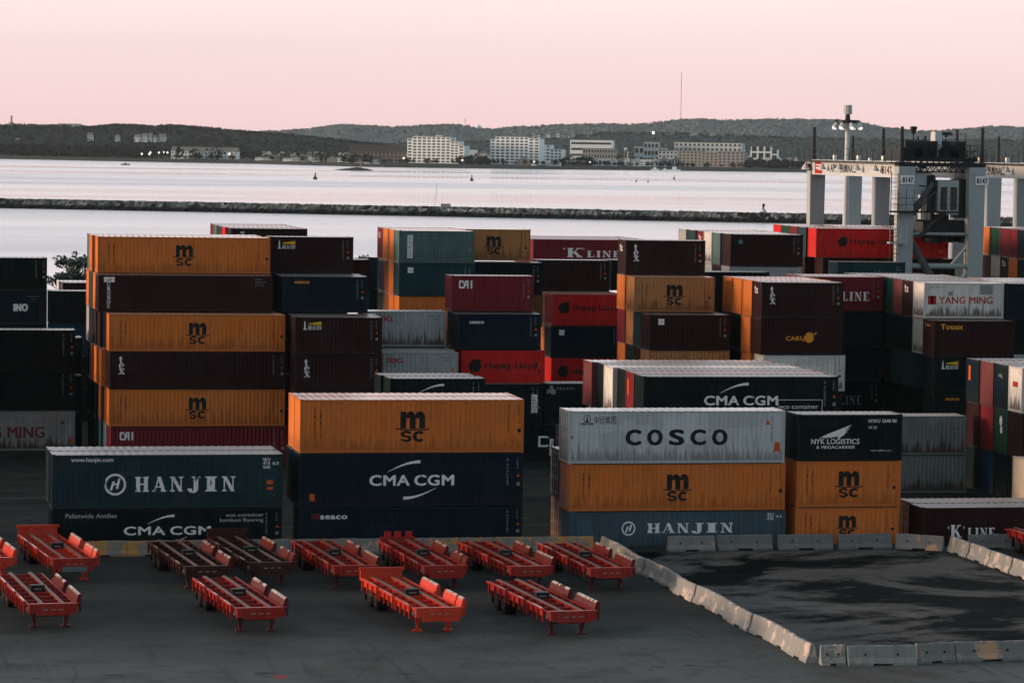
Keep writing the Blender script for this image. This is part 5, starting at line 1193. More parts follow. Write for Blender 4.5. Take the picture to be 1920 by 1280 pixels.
def hill(name, pr, d0, d1, mat, bump, step=4, rows=64):
    q = MB(); vs = []; HP[name] = (pr, d0, d1); x0, x1 = int(pr[0][0]), int(pr[-1][0]); cs = list(range(x0, x1 + 1, step)); rnd = random.Random(len(name))
    for px in cs:
        zr = PD(px, lerp_prof(pr, px), d1).z
        for j in range(rows + 4):
            t = j / rows; d = d0 + (d1 - d0) * t
            s = min(1., t); s = s * s * (3 - 2 * s)
            z = 2 + (zr - 2) * s if t <= 1 else zr * (1 - (t - 1) * 3.5)
            p = at(px, d)
            nz = mnoise.noise(Vector((p.x * .004, p.y * .004, 1.7)))
            z += bump * (rnd.random() - .75) * min(1, t * 6) + (nz * .16 * (zr - 2) * math.sin(math.pi * min(1, t)) if t < 1 else 0)
            vs.append((p.x, p.y, z))
    K = rows + 4
    q.add(vs, [(i * K + j, (i + 1) * K + j, (i + 1) * K + j + 1, i * K + j + 1) for i in range(len(cs) - 1) for j in range(K - 1)])
    return ob(name, q.mesh(name, mat), kind='structure')
hill('far_hills', [(-500, 256), (0, 254), (380, 251), (470, 249), (500, 247.5), (570, 244), (600, 239.5), (640, 234.5), (690, 237), (740, 239.5), (790, 236.5), (850, 234.5), (880, 238), (905, 243), (930, 243), (960, 239.5), (1010, 237), (1060, 235), (1130, 233), (1170, 235), (1210, 233), (1260, 228), (1305, 223.5), (1350, 227), (1390, 226.5), (1440, 224.5), (1500, 225.5), (1570, 226.5), (1620, 233), (1680, 243), (1720, 247), (1760, 247), (1800, 243), (1850, 238), (1920, 240), (2500, 248)],
     5400, 7600, woods_mat('far_woods', (.08, .105, .108), (.145, .18, .185), .035), 4.)  # far woods paler: part of the haze is put into their colour
hill('middle_hills', [(-500, 262), (400, 266), (480, 271), (560, 267), (640, 266), (720, 271), (860, 268), (1000, 262), (1100, 255), (1130, 249), (1200, 250.5), (1290, 252), (1400, 256), (1600, 262), (1920, 263), (2500, 268)],
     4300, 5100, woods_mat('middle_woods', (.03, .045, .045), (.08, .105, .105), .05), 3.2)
hill('near_hills', [(-500, 240), (-200, 239), (0, 236.5), (60, 236), (105, 237.5), (150, 237.5), (165, 240), (212, 235), (240, 235.5), (290, 237.5), (325, 236), (350, 238.5), (390, 241), (430, 246), (480, 249.5), (540, 254), (600, 260), (680, 269), (760, 280)],
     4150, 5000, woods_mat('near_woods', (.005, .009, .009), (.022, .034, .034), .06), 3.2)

# tree crowns standing out of the wooded slopes
def leafball(q, c, rx, rz, nq, sz, rnd):
    for i in range(nq):
        while True:
            a = Vector((rnd.uniform(-1, 1), rnd.uniform(-1, 1), rnd.uniform(-1, 1)))
            if a.length <= 1: break
        p = Vector((c.x + a.x * rx, c.y + a.y * rx, c.z + a.z * rz)); s = sz * rnd.uniform(.6, 1.3)
        e = Vector((rnd.uniform(-1, 1), rnd.uniform(-1, 1), rnd.uniform(-1, 1))).normalized(); f = e.orthogonal().normalized(); g = e.cross(f)
        q.add([p + f * s, p + g * s, p - f * s, p - g * s], [(0, 1, 2, 3)])
for nm_, num, mt_, big_ in (('near_hills', 1700, 'near_crowns', 3.4), ('middle_hills', 1500, 'middle_crowns', 3.4), ('far_hills', 2200, 'far_crowns', 4.2)):
    pr, d0, d1 = HP[nm_]; rnd = random.Random(num); q = MB(); lo, hi = max(-60, pr[0][0]), min(1980, pr[-1][0])
    for i in range(num):
        px = rnd.uniform(lo, hi); t_ = 1 - rnd.random() ** 1.6 * .9 if rnd.random() < .75 else 1.; s_ = t_ * t_ * (3 - 2 * t_); z_ = 2 + (PD(px, lerp_prof(pr, px), d1).z - 2) * s_
        r_ = big_ * rnd.uniform(.6, 1.2); leafball(q, at(px, d0 + (d1 - d0) * t_, z_ + r_ * .1), r_ * 1.3, r_ * .7, 14, r_ * .4, rnd)
    a_, c_ = {'near_crowns': ((.004, .008, .008), (.024, .036, .036)), 'middle_crowns': ((.04, .055, .055), (.08, .105, .105)), 'far_crowns': ((.085, .11, .112), (.14, .175, .177))}[mt_]  # far crowns carry the same haze in their colour
    ob(mt_, q.mesh(mt_, woods_mat(mt_, a_, c_, .02)), label={'near_crowns': 'tree crowns on the dark near hill', 'middle_crowns': 'tree crowns on the low middle ridge', 'far_crowns': 'tree crowns on the pale far hills'}[mt_], cat='woods', kind='stuff')
# woods along the far shore: one mass of foliage
q = MB(); rnd = random.Random(3)
for i in range(1100):
    px = rnd.uniform(-120, 2000); left = px < 470
    dd = shore_d(px) + (rnd.uniform(30, 420) if not (655 < px < 1060 or 1100 < px < 1410) else rnd.uniform(330, 520) if rnd.random() < .7 else rnd.uniform(25, 50))
    hh = rnd.uniform(6, 13) if left else rnd.uniform(4, 9) if dd - shore_d(px) > 80 else rnd.uniform(3, 5.5)
    c = at(px, dd, 2 + hh * .55); leafball(q, c, hh * rnd.uniform(.4, .75), hh * .5, 40, hh * .16, rnd)
for (x0, x1, d_, h_) in ((0, 300, 60, 13), (330, 440, 45, 6), (1400, 1520, 40, 9), (640, 700, 40, 8), (860, 915, 60, 9), (1050, 1110, 70, 9)):
    for i in range(int((x1 - x0) * .45)):
        px = rnd.uniform(x0, x1); hh = h_ * rnd.uniform(.6, 1.1); c = at(px, shore_d(px) + d_ + rnd.uniform(0, 60), 1.5 + hh * .5); leafball(q, c, hh * .55, hh * .5, 40, hh * .16, rnd)
ob('shore_woods', q.mesh('shore_woods', woods_mat('shore_leaves', (.006, .011, .011), (.022, .034, .034), .4)), label='dark woods along the far shore', cat='woods', kind='stuff')

# buildings
BW = {'white': flat('render_white', (.84, .95, 1.), .8, .15, var=.08, sc=.1), 'grey': flat('render_grey', (.3, .31, .31), .8, .15, var=.1, sc=.1), 'brick': flat('brick_grey', (.17, .15, .14), .85, .1, var=.15, sc=.3), 'pale': flat('render_pale', (.5, .58, .62), .8, .15, var=.1, sc=.1)}
BR = {'dark': flat('roof_dark', (.06, .06, .062), .85, .1), 'grey': flat('roof_grey', (.2, .2, .2), .85, .1), 'light': flat('roof_light', (.5, .5, .49), .8, .1)}
PANE = flat('window_dark', (.025, .03, .032), .25, .5)
GB = 'buildings on the far shore'
_wm = {}
def pane(w, h):
    k = (round(w, 1), round(h, 1))
    if k not in _wm: q = MB(); q.box(-w / 2, -.12, 0, w / 2, -.003, h); _wm[k] = q.mesh('window', PANE)
    return _wm[k]
def building(name, label, cat, x0, x1, yt, off, depth, wall, roof='flat', floors=3, cols=6, steps=None, ww=.5, wh=.5, rcol='grey', zb=2., group=GB, d=None, bands=False):
    d = d or shore_d((x0 + x1) / 2) + off; k = d / F; w = (x1 - x0) * k
    zt = PD((x0 + x1) / 2, yt, d).z; H_ = zt - zb; t = thing(name, label, cat, at((x0 + x1) / 2, d, zb), -YAW - R(18 if floors > 4 else 9), group)
    steps = steps or [(0, 1, 1)]
    for a, c, hf in steps:
        q = MB(); xa, xb = -w / 2 + a * w, -w / 2 + c * w; hb = H_ * hf if roof == 'flat' else H_ * hf * .62
        q.box(xa, 0, -1.5, xb, depth, hb); wl = ob('wall', q.mesh('wall', BW[wall]), t)
        q = MB()
        if roof == 'flat': q.box(xa - .2, -.2, hb, xb + .2, depth + .2, hb + .5); 
        elif roof == 'gable': q.prism([(-.6, hb), (depth + .6, hb), (depth / 2, H_ * hf)], lambda p, z, k_: (k_, p, z), xa - .4, xb + .4)
        else: q.prism([(xa - .5, hb), (xb + .5, hb), ((xa + xb) / 2, H_ * hf)], lambda p, z, k_: (p, k_, z), -.5, depth + .4)
        ob('roof', q.mesh('roof', BR[rcol]), t)
        nf = max(1, round(floors * hf)); fh = hb / nf; nc = max(1, round(cols * (c - a))); cw = (xb - xa) / nc
        for f_ in range(nf):
            if bands: o = ob('window', pane((xb - xa) * .94, fh * wh), t, ((xa + xb) / 2, 0, f_ * fh + fh * .28)); continue
            for i in range(nc): ob('window', pane(cw * ww, fh * wh), t, (xa + cw * (i + .5), 0, f_ * fh + fh * .28))
    return t
B8s = [(0, .08, .9), (.08, .3, 1.), (.3, .62, .93), (.62, .8, .86), (.8, 1, .62)]
t = building('apartment_block', 'large white stepped apartment block left of its twin on the far shore', 'building', 760, 873, 257, 110, 18, 'white', floors=9, cols=12, steps=[(0, .09, .92), (.09, .76, 1.), (.76, .9, .84), (.9, 1, .68)], ww=.62, wh=.5)
for a, b_, c in ((-28, -10, 5), (-2, 6, 6.5), (14, 20, 4)): q = MB(); q.box(a * .9, 4, 22, b_ * .9, 10, 25 + c * .7); ob('roof_house', q.mesh('roof_house', BW['pale']), t)
t = building('apartment_block', 'large white apartment block stepping down towards the right', 'building', 917, 1013, 257, 100, 18, 'white', floors=9, cols=10, steps=[(0, .1, .9), (.1, .5, 1.), (.5, .78, 1.), (.78, 1, .95)], ww=.62, wh=.5)
for a, b_, c in ((-20, -8, 4), (6, 9, 5)): q = MB(); q.box(a, 4, 22, b_, 10, 24 + c * .6); ob('roof_house', q.mesh('roof_house', BW['pale']), t)
building('apartment_block', 'lower white wing stepping down from the right white block', 'building', 1013, 1054, 272, 98, 14, 'white', floors=6, cols=5, steps=[(0, .45, 1.), (.45, 1, .78)], ww=.6, wh=.5)
building('brick_apartments', 'dark brick apartments with pale dormers left of the white blocks', 'building', 655, 762, 272, 160, 14, 'brick', 'gable', 3, 14, ww=.45, wh=.5, rcol='dark')
building('office_block', 'white office block with dark window bands', 'building', 1068, 1148, 263, 420, 20, 'white', floors=4, cols=1, wh=.35, bands=True)
building('office_block', 'lower grey annex under the banded white office block', 'building', 1092, 1155, 279, 300, 16, 'grey', floors=3, cols=12)
building('office_block', 'grey office block with a raised white centre', 'building', 1189, 1249, 267, 400, 18, 'pale', floors=3, cols=8, steps=[(0, .3, .8), (.3, .75, 1.), (.75, 1, .75)], ww=.7, wh=.55)
building('apartment_block', 'long grey apartment block with many windows, behind the lower one', 'building', 1262, 1392, 268, 380, 16, 'pale', floors=5, cols=15, ww=.5)
building('apartment_block', 'broad grey apartment building on the waterfront at the right', 'building', 1270, 1397, 284, 120, 16, 'grey', floors=5, cols=16, steps=[(0, .35, 1.), (.35, .6, .92), (.6, 1, 1.)], ww=.5)
building('apartment_block', 'pale low wing left of the broad grey waterfront building', 'building', 1234, 1270, 283, 160, 14, 'pale', floors=4, cols=5)
building('office_block', 'white office with dark columns beside the dark trees at the right', 'building', 1395, 1458, 275, 260, 18, 'white', floors=3, cols=5, steps=[(0, .2, .8), (.2, .8, 1.), (.8, 1, .85)], ww=.7, wh=.75)
building('row_houses', 'long low white row of houses with pale dormers among dark trees', 'building', 319, 446, 276, 60, 12, 'white', 'gable', 2, 20, ww=.4, rcol='grey')
building('apartment_block', 'pale building on the ridge at the far left', 'building', 74, 106, 234, 0, 20, 'pale', floors=2, cols=6, d=4980, zb=38)
building('apartment_block', 'long pale building on the ridge beside the tower', 'building', 108, 146, 232.5, 0, 20, 'pale', floors=2, cols=8, d=4980, zb=38)
building('apartment_block', 'low pale building on the ridge under the water tower', 'building', 18, 70, 235, 0, 20, 'pale', floors=1, cols=8, d=4980, zb=38)
# gabled waterfront houses
for x0, x1, yt, off, ra, wl, lb in ((1112, 1122, 296, 60, 'front', 'white', 'white gabled house, leftmost of the waterfront pair with a long roof'), (1123, 1144, 298, 66, 'gable', 'white', 'white house with long roof between two gables'), (1144, 1155, 296, 60, 'front', 'white', 'white gabled house beside the tall chimney'),
        (1185, 1200, 296, 60, 'front', 'white', 'white gabled house right of the lattice water tower'), (1200, 1222, 299, 66, 'gable', 'white', 'white long roofed house right of the lattice tower'), (1222, 1233, 297, 60, 'front', 'white', 'small white gabled house, third right of the lattice tower'),
        (1237, 1252, 294, 60, 'front', 'pale', 'pale gabled house before the broad grey building'), (1252, 1260, 298, 66, 'gable', 'pale', 'low pale link between two gabled houses'), (1260, 1275, 294, 60, 'front', 'grey', 'grey gabled house touching the broad grey building'),
        (970, 992, 295, 50, 'front', 'grey', 'grey shed with gable below the right white block'), (1060, 1096, 301, 60, 'gable', 'brick', 'dark long shed on the waterfront'), (1024, 1050, 304, 40, 'gable', 'white', 'white low boathouse with a pale roof'), (996, 1004, 305, 40, 'front', 'white', 'tiny white gabled hut'),
        (873, 893, 281, 200, 'gable', 'white', 'white houses roofline between the two white blocks'), (893, 917, 283, 180, 'front', 'pale', 'pale gabled house between the two white blocks')):
    building('gabled_house', lb, 'house', x0, x1, yt, off, 10, wl, ra, 2, 3, ww=.4, wh=.4, rcol='grey' if wl != 'white' else 'light')
hs = [(0, 12, 291, 40), (60, 72, 290, 60), (18, 40, 279, 90), (478, 492, 291, 50), (494, 512, 290, 60), (512, 524, 288, 70), (530, 546, 292, 45), (547, 560, 290, 50), (562, 575, 291, 40), (568, 584, 286, 90), (584, 598, 289, 45), (613, 630, 291, 50), (632, 644, 289, 60), (645, 656, 290, 45), (664, 680, 293, 40), (682, 698, 292, 45), (700, 712, 293, 40), (714, 728, 294, 45)]
for i, (x0, x1, yt, off) in enumerate(hs):
    building('town_house', ('white', 'pale', 'grey')[i % 3] + f' small town house on the shore, {["first", "second", "third"][i] + " at the far left" if i < 3 else "number " + str(i - 2) + " from the left in the row"}', 'house', x0, x1, yt + 2, off, 9, ('white', 'pale', 'grey')[i % 3], ('gable', 'front')[i % 2], 2, 3, ww=.4, wh=.4, rcol=('dark', 'grey')[i % 2], group='town houses along the far shore')
for i, (x0, x1, yt) in enumerate(((215, 222, 253), (251, 262, 252), (265, 276, 250), (278, 284, 249.5), (286, 292, 253), (297, 309, 251), (163, 172, 249), (28, 34, 259))):
    building('hillside_house', ('pale house on the wooded hillside, west of the white group', 'wide white house on the hillside, first of the white group', 'largest white house on the hillside', 'narrow white house on the hillside', 'white house lower on the hillside', 'pale house at the end of the hillside group', 'lone pale house high on the hillside', 'lone pale house low on the far left hillside')[i], 'house', x0, x1, yt, 0, 9, 'white' if 0 < i < 5 else 'pale', 'gable', 2, 3, d=4560, zb=20, rcol='grey', group='houses on the wooded hill')
rnd = random.Random(77); nh = 0
for x0, x1, y0_, off, n_, where in ((484, 655, 284, 190, 14, 'behind the row of town houses on the shore'), (1056, 1110, 291, 230, 5, 'below the banded white office block'), (1155, 1190, 290, 260, 4, 'between the two office blocks'), (0, 110, 284, 110, 7, 'among the trees at the far left shore'), (875, 915, 287, 120, 3, 'among the trees between the white blocks'), (1400, 1500, 293, 150, 6, 'among the trees left of the crane')):
    for i in range(n_):
        px = x0 + (x1 - x0) * (i + rnd.uniform(.2, .8)) / n_; wd = rnd.uniform(7, 13); k_ = rnd.randrange(3)
        building('distant_house', ('small white house ', 'small pale house ', 'small grey house ')[k_] + where, 'house', px - wd / 2, px + wd / 2, y0_ + rnd.uniform(-1.5, 3) + (px - x0) * .012, off + rnd.uniform(-30, 60), 9, ('white', 'pale', 'grey')[k_], ('gable', 'front')[i % 2], 2, 3, ww=.4, wh=.4, rcol=('dark', 'grey', 'light')[rnd.randrange(3)], group='small houses ' + where)
for i, (px, py, w_) in enumerate([(1000 + 9 * k, 247 + (k * 7) % 5, 6 + (k * 5) % 4) for k in range(9)] + [(1105, 249, 9), (1258, 248, 10), (1252, 250, 7), (1300, 247, 12), (1335, 248, 10)]):
    building('hillside_house', ('pale', 'white')[i % 2] + (' speck of a house on the ridge behind the right white block' if i < 9 else ' house on the wooded ridge near the radio mast'), 'house', px - w_ / 2, px + w_ / 2, py, 0, 10, ('pale', 'white')[i % 2], 'gable', 2, 3, d=5050, zb=PD(px, py + 4, 5050).z - 4, group='houses on the ridge behind the right white block' if i < 9 else 'houses near the radio mast')
# towers and masts
def far_thing(name, label, cat, px, d, zb): return thing(name, label, cat, at(px, d, zb), -YAW)
t = far_thing('water_tower', 'grey water tower on the left ridge', 'water tower', 21, 4990, 55); z = PD(21, 229, 4990).z - 55; b = MB(); b.ball((0, 0, z - 3), 4.6, 12, 8, (1, 1, .75)); ob('tank', b.mesh('tank', BW['grey'], True), t); b = MB(); b.tube((0, 0, 0), (0, 0, z - 5), 1.4, n=8); ob('shaft', b.mesh('shaft', BW['grey']), t)
t = far_thing('water_tank', 'white domed water tank on the middle ridge', 'water tower', 896, 7550, 40); z = PD(896, 235, 7550).z - 40; b = MB(); b.ball((0, 0, z - 5), 7.5, 12, 8, (1, 1, .8)); ob('tank', b.mesh('tank', BW['white'], True), t); b = MB()
for i in range(5): a = i * 1.257; b.tube((6 * math.cos(a), 6 * math.sin(a), 0), (5 * math.cos(a), 5 * math.sin(a), z - 6), .7, n=5)
ob('support_legs', b.mesh('support_legs', BW['pale']), t)
t = far_thing('lattice_water_tower', 'slim lattice water tower on the waterfront', 'water tower', 1173, shore_d(1173) + 60, 2); z = PD(1173, 276, shore_d(1173) + 60).z - 2; b = MB()
for sx in (-1, 1):
    for sy in (-1, 1): b.tube((sx * 2, sy * 2, 0), (sx * 1.4, sy * 1.4, z - 3), .3, n=5)
for i in range(6): h0, h1 = (z - 3) * i / 6, (z - 3) * (i + 1) / 6; b.tube((-2, -1.8, h0), (2, -1.8, h1), .16, n=4); b.tube((2, -1.8, h0), (-2, -1.8, h1), .16, n=4)
ob('lattice', b.mesh('lattice', BW['grey']), t); b = MB(); b.tube((0, 0, z - 3.6), (0, 0, z - 1.2), 1.9, n=10); b.tube((0, 0, z - 1.2), (0, 0, z), 1.9, .3, 10); ob('tank', b.mesh('tank', BW['pale']), t)
t = far_thing('flag_mast', 'white mast beside the lattice water tower', 'mast', 1177, shore_d(1177) + 40, 2); b = MB(); b.tube((0, 0, 0), (0, 0, PD(1177, 284, shore_d(1177) + 40).z - 2), .7, .35, 6); ob('pole', b.mesh('pole', BW['white']), t)
t = far_thing('radio_mast', 'very tall thin radio mast on the far ridge', 'mast', 1275, 7300, 30); zt = PD(1275, 136, 7300).z - 30; b = MB(); bw = MB(); segs = 9
for i in range(segs): (b if i % 2 else bw).tube((0, 0, zt * i / segs), (0, 0, zt * (i + 1) / segs), .62, n=5)
ob('lattice', b.mesh('lattice', flat('mast_red', (.3, .08, .07))), t); ob('lattice', bw.mesh('lattice', flat('mast_grey', (.3, .27, .27))), t)
t = far_thing('antenna', 'small antenna on the middle ridge', 'antenna', 871, 7550, 40); b = MB(); z = PD(871, 223, 7550).z - 40; b.tube((0, 0, 0), (0, 0, z), .6, n=5); b.bar((-3, 0, z - 1), (3, 0, z - 1), .6); ob('pole', b.mesh('pole', BW['grey']), t)
# street and car lamps lit along the shore
for i, (px, py) in enumerate(((266, 289), (280, 289.5), (282, 286.5), (298, 286.5), (307, 286), (314, 286.5), (1225, 249.5), (430, 289), (757, 297), (867, 301), (1106, 305), (1002, 304))):
    d = 4700 if i == 6 else shore_d(px) + 30; p = PD(px, py, d); t = thing('street_lamp', ('lit lamp among dark trees, lowest of the left cluster', 'lit lamp among dark trees beside the highest one of the cluster', 'highest lit lamp of the left cluster', 'lit lamp fourth in the left cluster', 'lit lamp fifth in the left cluster', 'lit lamp closest to the white row houses', 'bright lit lamp on the wooded ridge', 'lit lamp at the right end of the white row houses', 'lit lamp left of the stepped white block', 'lit lamp at the foot of the stepped white block', 'lit lamp on the waterfront by the dark shed', 'lit lamp by the white hut')[i], 'street lamp', (p.x, p.y, 1), group='lamps lit on the far shore')
    b = MB(); b.tube((0, 0, 0), (0, 0, p.z - 1), .15, n=5); ob('pole', b.mesh('pole', BW['grey']), t); b = MB(); b.ball((0, 0, p.z - .8), 1.1 if i != 6 else 2.2, 8, 6); ob('lamp', b.mesh('lamp', flat('lamp_glow', (.9, .88, .85), emit=(1., .97, .95, 1.2))), t)
# sailing boats and buoys
for px, py, k, lb in ((1228, 320, 1., 'white sailing boat moored below the white gabled houses'), (1247, 321, .8, 'white motor boat moored before the pale gabled house'), (1265, 320.5, 1.3, 'largest white boat moored before the grey gabled house')):
    p = P(px, py, SEA); t = thing('boat', lb, 'boat', (p.x, p.y, SEA), -YAW, 'boats moored on the far shore'); b = MB(); b.prism([(-5 * k, 1.4), (-4.2 * k, 0), (4.2 * k, 0), (5.2 * k, 1.7)], lambda x, z, y: (x, y, z), -1.4, 1.4); ob('hull', b.mesh('hull', BW['white']), t)
    b = MB(); b.box(-2 * k, -1, 1.4, 1.6 * k, 1, 3.4 * k); ob('cabin', b.mesh('cabin', BW['white']), t); b = MB(); b.tube((0, 0, 3), (0, 0, 9 * k), .14, n=5); ob('mast', b.mesh('mast', BW['white']), t)
p = P(235, 309.5, SEA); t = thing('boat', 'small dark boat alone on the water at the left', 'boat', (p.x, p.y, SEA), -YAW); b = MB(); b.prism([(-4.5, 1.), (-3.8, 0), (3.8, 0), (5, 1.3)], lambda x, z, y: (x, y, z), -1, 1); ob('hull', b.mesh('hull', flat('hull_dark', (.05, .05, .05))), t); b = MB(); b.box(-1, -.7, 1, 1, .7, 2.2); ob('cabin', b.mesh('cabin', BW['grey']), t)
for px, py, k, lb in ((591, 336, 1.6, 'tallest dark buoy, left of the rocky islet\'s line'), (884.5, 339, 1.4, 'dark buoy below the gap between the white blocks'), (1264, 336, 1., 'small buoy below the moored boats'), (1193, 341, .7, 'tiny buoy, left of two floating close together'), (1215, 342, .7, 'tiny buoy, right of two floating close together')):
    p = P(px, py, SEA); t = thing('buoy', lb, 'buoy', (p.x, p.y, SEA), 0, 'buoys floating in the bay'); b = MB(); b.tube((0, 0, -.3), (0, 0, .8 * k), .9 * k, n=10); ob('float', b.mesh('float', BLACK), t); b = MB(); b.tube((0, 0, .8 * k), (0, 0, 2.2 * k), .5 * k, .15 * k, 6); b.ball((0, 0, 2.4 * k), .35 * k, 6, 4); ob('top_mark', b.mesh('top_mark', BLACK), t)
# rocky islet with a beacon
p = P(670, 319.5, SEA); t = thing('rocky_islet', 'low dark rocky islet in the bay', 'islet', (p.x, p.y, SEA), -YAW); k = (p.x * _s + p.y * _c) / F; q = MB(); rnd = random.Random(5); vs = []; N = 24
for j in range(6):
    for i in range(N): a = 6.283 * i / N; r = 1 - j / 5; vs.append((31 * k * r * math.cos(a) * (1.5 if math.cos(a) < 0 and j < 2 else 1) + rnd.uniform(-.8, .8), 14 * r * math.sin(a) + rnd.uniform(-.8, .8), -.4 + 3.2 * (j / 5) ** .6 + rnd.uniform(-.3, .3)))
q.add(vs, [(j * N + i, j * N + (i + 1) % N, (j + 1) * N + (i + 1) % N, (j + 1) * N + i) for j in range(5) for i in range(N)]); ob('rock', q.mesh('rock', flat('wet_rock', (.022, .025, .026), .8, .2, var=.6, sc=.4)), t)
b = MB(); b.tube((3, 0, 2.4), (3, 0, 6.5), .4, n=6); b.ball((3, 0, 6.8), .9, 6, 4); ob('beacon', b.mesh('beacon', BW['grey']), t)

# ------------------------------------------------------------------ breakwater
BA, BB = P(-420, 382.4, SEA), P(2350, 435.5, SEA); bd = (BB - BA); BL = bd.length; bd.normalize(); bn = Vector((-bd.y, bd.x, 0))
if bn.y < 0: bn = -bn
m = bpy.data.materials.new('breakwater_rock'); n, L = nt(m)
out = n.new('ShaderNodeOutputMaterial'); b = n.new('ShaderNodeBsdfPrincipled'); L(b.outputs[0], out.inputs[0]); tc = n.new('ShaderNodeTexCoord')
vo = n.new('ShaderNodeTexVoronoi'); vo.inputs['Scale'].default_value = .38; L(tc.outputs['Object'], vo.inputs['Vector'])
ge = n.new('ShaderNodeSeparateXYZ'); L(tc.outputs['Object'], ge.inputs[0])
mr = n.new('ShaderNodeMapRange'); mr.inputs['From Min'].default_value = -1.35; mr.inputs['From Max'].default_value = -.7; L(ge.outputs['Z'], mr.inputs['Value'])
cr = n.new('ShaderNodeMapRange'); L(vo.outputs['Color'], cr.inputs['Value']); cr.inputs['From Min'].default_value = .2; cr.inputs['From Max'].default_value = .9
mx = n.new('ShaderNodeMix'); mx.data_type = 'RGBA'; mx.inputs['A'].default_value = (.02, .025, .026, 1); mx.inputs['B'].default_value = (.24, .25, .24, 1); L(cr.outputs[0], mx.inputs['Factor'])
m2 = n.new('ShaderNodeMix'); m2.data_type = 'RGBA'; m2.inputs['A'].default_value = (.006, .009, .01, 1); L(mx.outputs['Result'], m2.inputs['B']); L(mr.outputs[0], m2.inputs['Factor'])
L(m2.outputs['Result'], b.inputs['Base Color']); b.inputs['Roughness'].default_value = .85; b.inputs['Specular IOR Level'].default_value = .12
q = MB(); rnd = random.Random(11); N = int(BL / .9); sec = [(-.4, SEA - .8), (.8, SEA + .35), (2., SEA + 1.0), (3.2, SEA + 1.75), (4.4, SEA + 2.5), (5.2, SEA + 3.1), (6.6, SEA + 3.3), (8.2, SEA + 3.3), (9.5, SEA + 2.6), (12.5, SEA - .8)]; K = len(sec); vs = []
for i in range(N + 1):
    base = BA + bd * (BL * i / N)
    for j, (a, z) in enumerate(sec):
        jit = .62 if 0 < j < 6 else .2; p = base + bn * (a + rnd.uniform(-jit, jit)); vs.append((p.x + bd.x * rnd.uniform(-.3, .3), p.y + bd.y * rnd.uniform(-.3, .3), z + rnd.uniform(-jit, jit) * .8))
q.add(vs, [(i * K + j, (i + 1) * K + j, (i + 1) * K + j + 1, i * K + j + 1) for i in range(N) for j in range(K - 1)])
ob('breakwater', q.mesh('breakwater', m), label='long dark rock breakwater across the bay', cat='breakwater')
q = MB()
for i in range(int(BL / 2.4) + 1): p = BA + bd * (i * 2.4) + bn * 8.6 + Vector((0, 0, SEA + 3.2)); q.tube(p, p + Vector((0, 0, 1.25)), .05, n=4)
ra = ob('railing', q.mesh('railing', flat('railing_grey', (.07, .07, .07))), label='thin post and wire railing along the breakwater', cat='railing')
q = MB()
for hh in (.65, 1.2): q.tube(BA + bn * 8.6 + Vector((0, 0, SEA + 3.2 + hh)), BB + bn * 8.6 + Vector((0, 0, SEA + 3.2 + hh)), .035, n=4)
ob('wire', q.mesh('wire', flat('railing_grey', (.07, .07, .07))), ra)
def on_break(px, w=7.4):
    lo, hi = 0., BL
    for _ in range(50):
        mid = (lo + hi) / 2; p = BA + bd * mid + bn * w
        if proj(p.x, p.y, SEA + 3.3)[0] < px: lo = mid
        else: hi = mid
    return BA + bd * mid + bn * w + Vector((0, 0, SEA + 3.3))
for x0, x1, nn, lb in ((838, 912, 11, 'pale stones scattered on the breakwater below the stepped white block'), (1122, 1188, 8, 'pale stones on the breakwater below the gabled houses')):
    for i in range(nn):
        p = on_break(x0 + (x1 - x0) * (i + rnd.random() * .6) / nn, rnd.uniform(3.4, 4.8)); p.z = SEA + 2.1 + rnd.uniform(-.3, .3); b = MB(); b.ball((0, 0, 0), rnd.uniform(.5, .85), 7, 5, (1.5, .8, .7)); ob('pale_stone', b.mesh('pale_stone', flat('pale_stone', (.42, .41, .4), .8, .1)), None, p, lb, 'stone', lb, rotz=rnd.random())
def person(px, step, lb, tall=1.76):
    p = on_break(px); me = bpy.data.meshes.new('person'); s = step
    V = [(0, 0, .98), (0, 0, 1.2), (0, 0, 1.44), (0, 0, 1.53), (0, -.02, 1.68), (-.1, 0, .92), (-.12, -s * .5, .5), (-.12, -s * .9, .06), (.1, 0, .92), (.12, s * .35, .48), (.12, s, .06), (-.2, 0, 1.42), (-.26, s * .3, 1.15), (-.25, s * .4 - .06, .9), (.2, 0, 1.42), (.26, -s * .3, 1.15), (.25, -s * .4 - .06, .9), (-.12, -s * .9 - .16, .04), (.12, s - .16, .04), (0, -.02, 1.76)]
    E_ = [(0, 1), (1, 2), (2, 3), (3, 4), (0, 5), (5, 6), (6, 7), (0, 8), (8, 9), (9, 10), (2, 11), (11, 12), (12, 13), (2, 14), (14, 15), (15, 16), (7, 17), (10, 18), (4, 19)]
    Rr = [.15, .14, .16, .06, .105, .1, .07, .05, .1, .07, .05, .07, .05, .04, .07, .05, .04, .045, .045, .07]
    me.from_pydata(V, E_, []); me.materials.append(flat('dark_clothes', (.012, .013, .015), .8, .1)); o = ob('person', me, None, p, lb, 'person', 'people walking on the breakwater', rotz=R(70)); o.scale = (tall / 1.83,) * 3
    md = o.modifiers.new('skin', 'SKIN')
    for v_, r_ in zip(me.skin_vertices[0].data, Rr): v_.radius = (r_, r_)
    me.skin_vertices[0].data[0].use_root = True; o.modifiers.new('smooth', 'SUBSURF').levels = 1
    return o
person(146.5, .16, 'person in dark clothes, left of the pair on the breakwater'); person(151.5, .2, 'person in dark clothes, right of the pair on the breakwater', 1.7); person(171, .36, 'person striding alone with legs apart, near the pair on the breakwater'); person(597, .04, 'person standing alone in the middle of the breakwater')
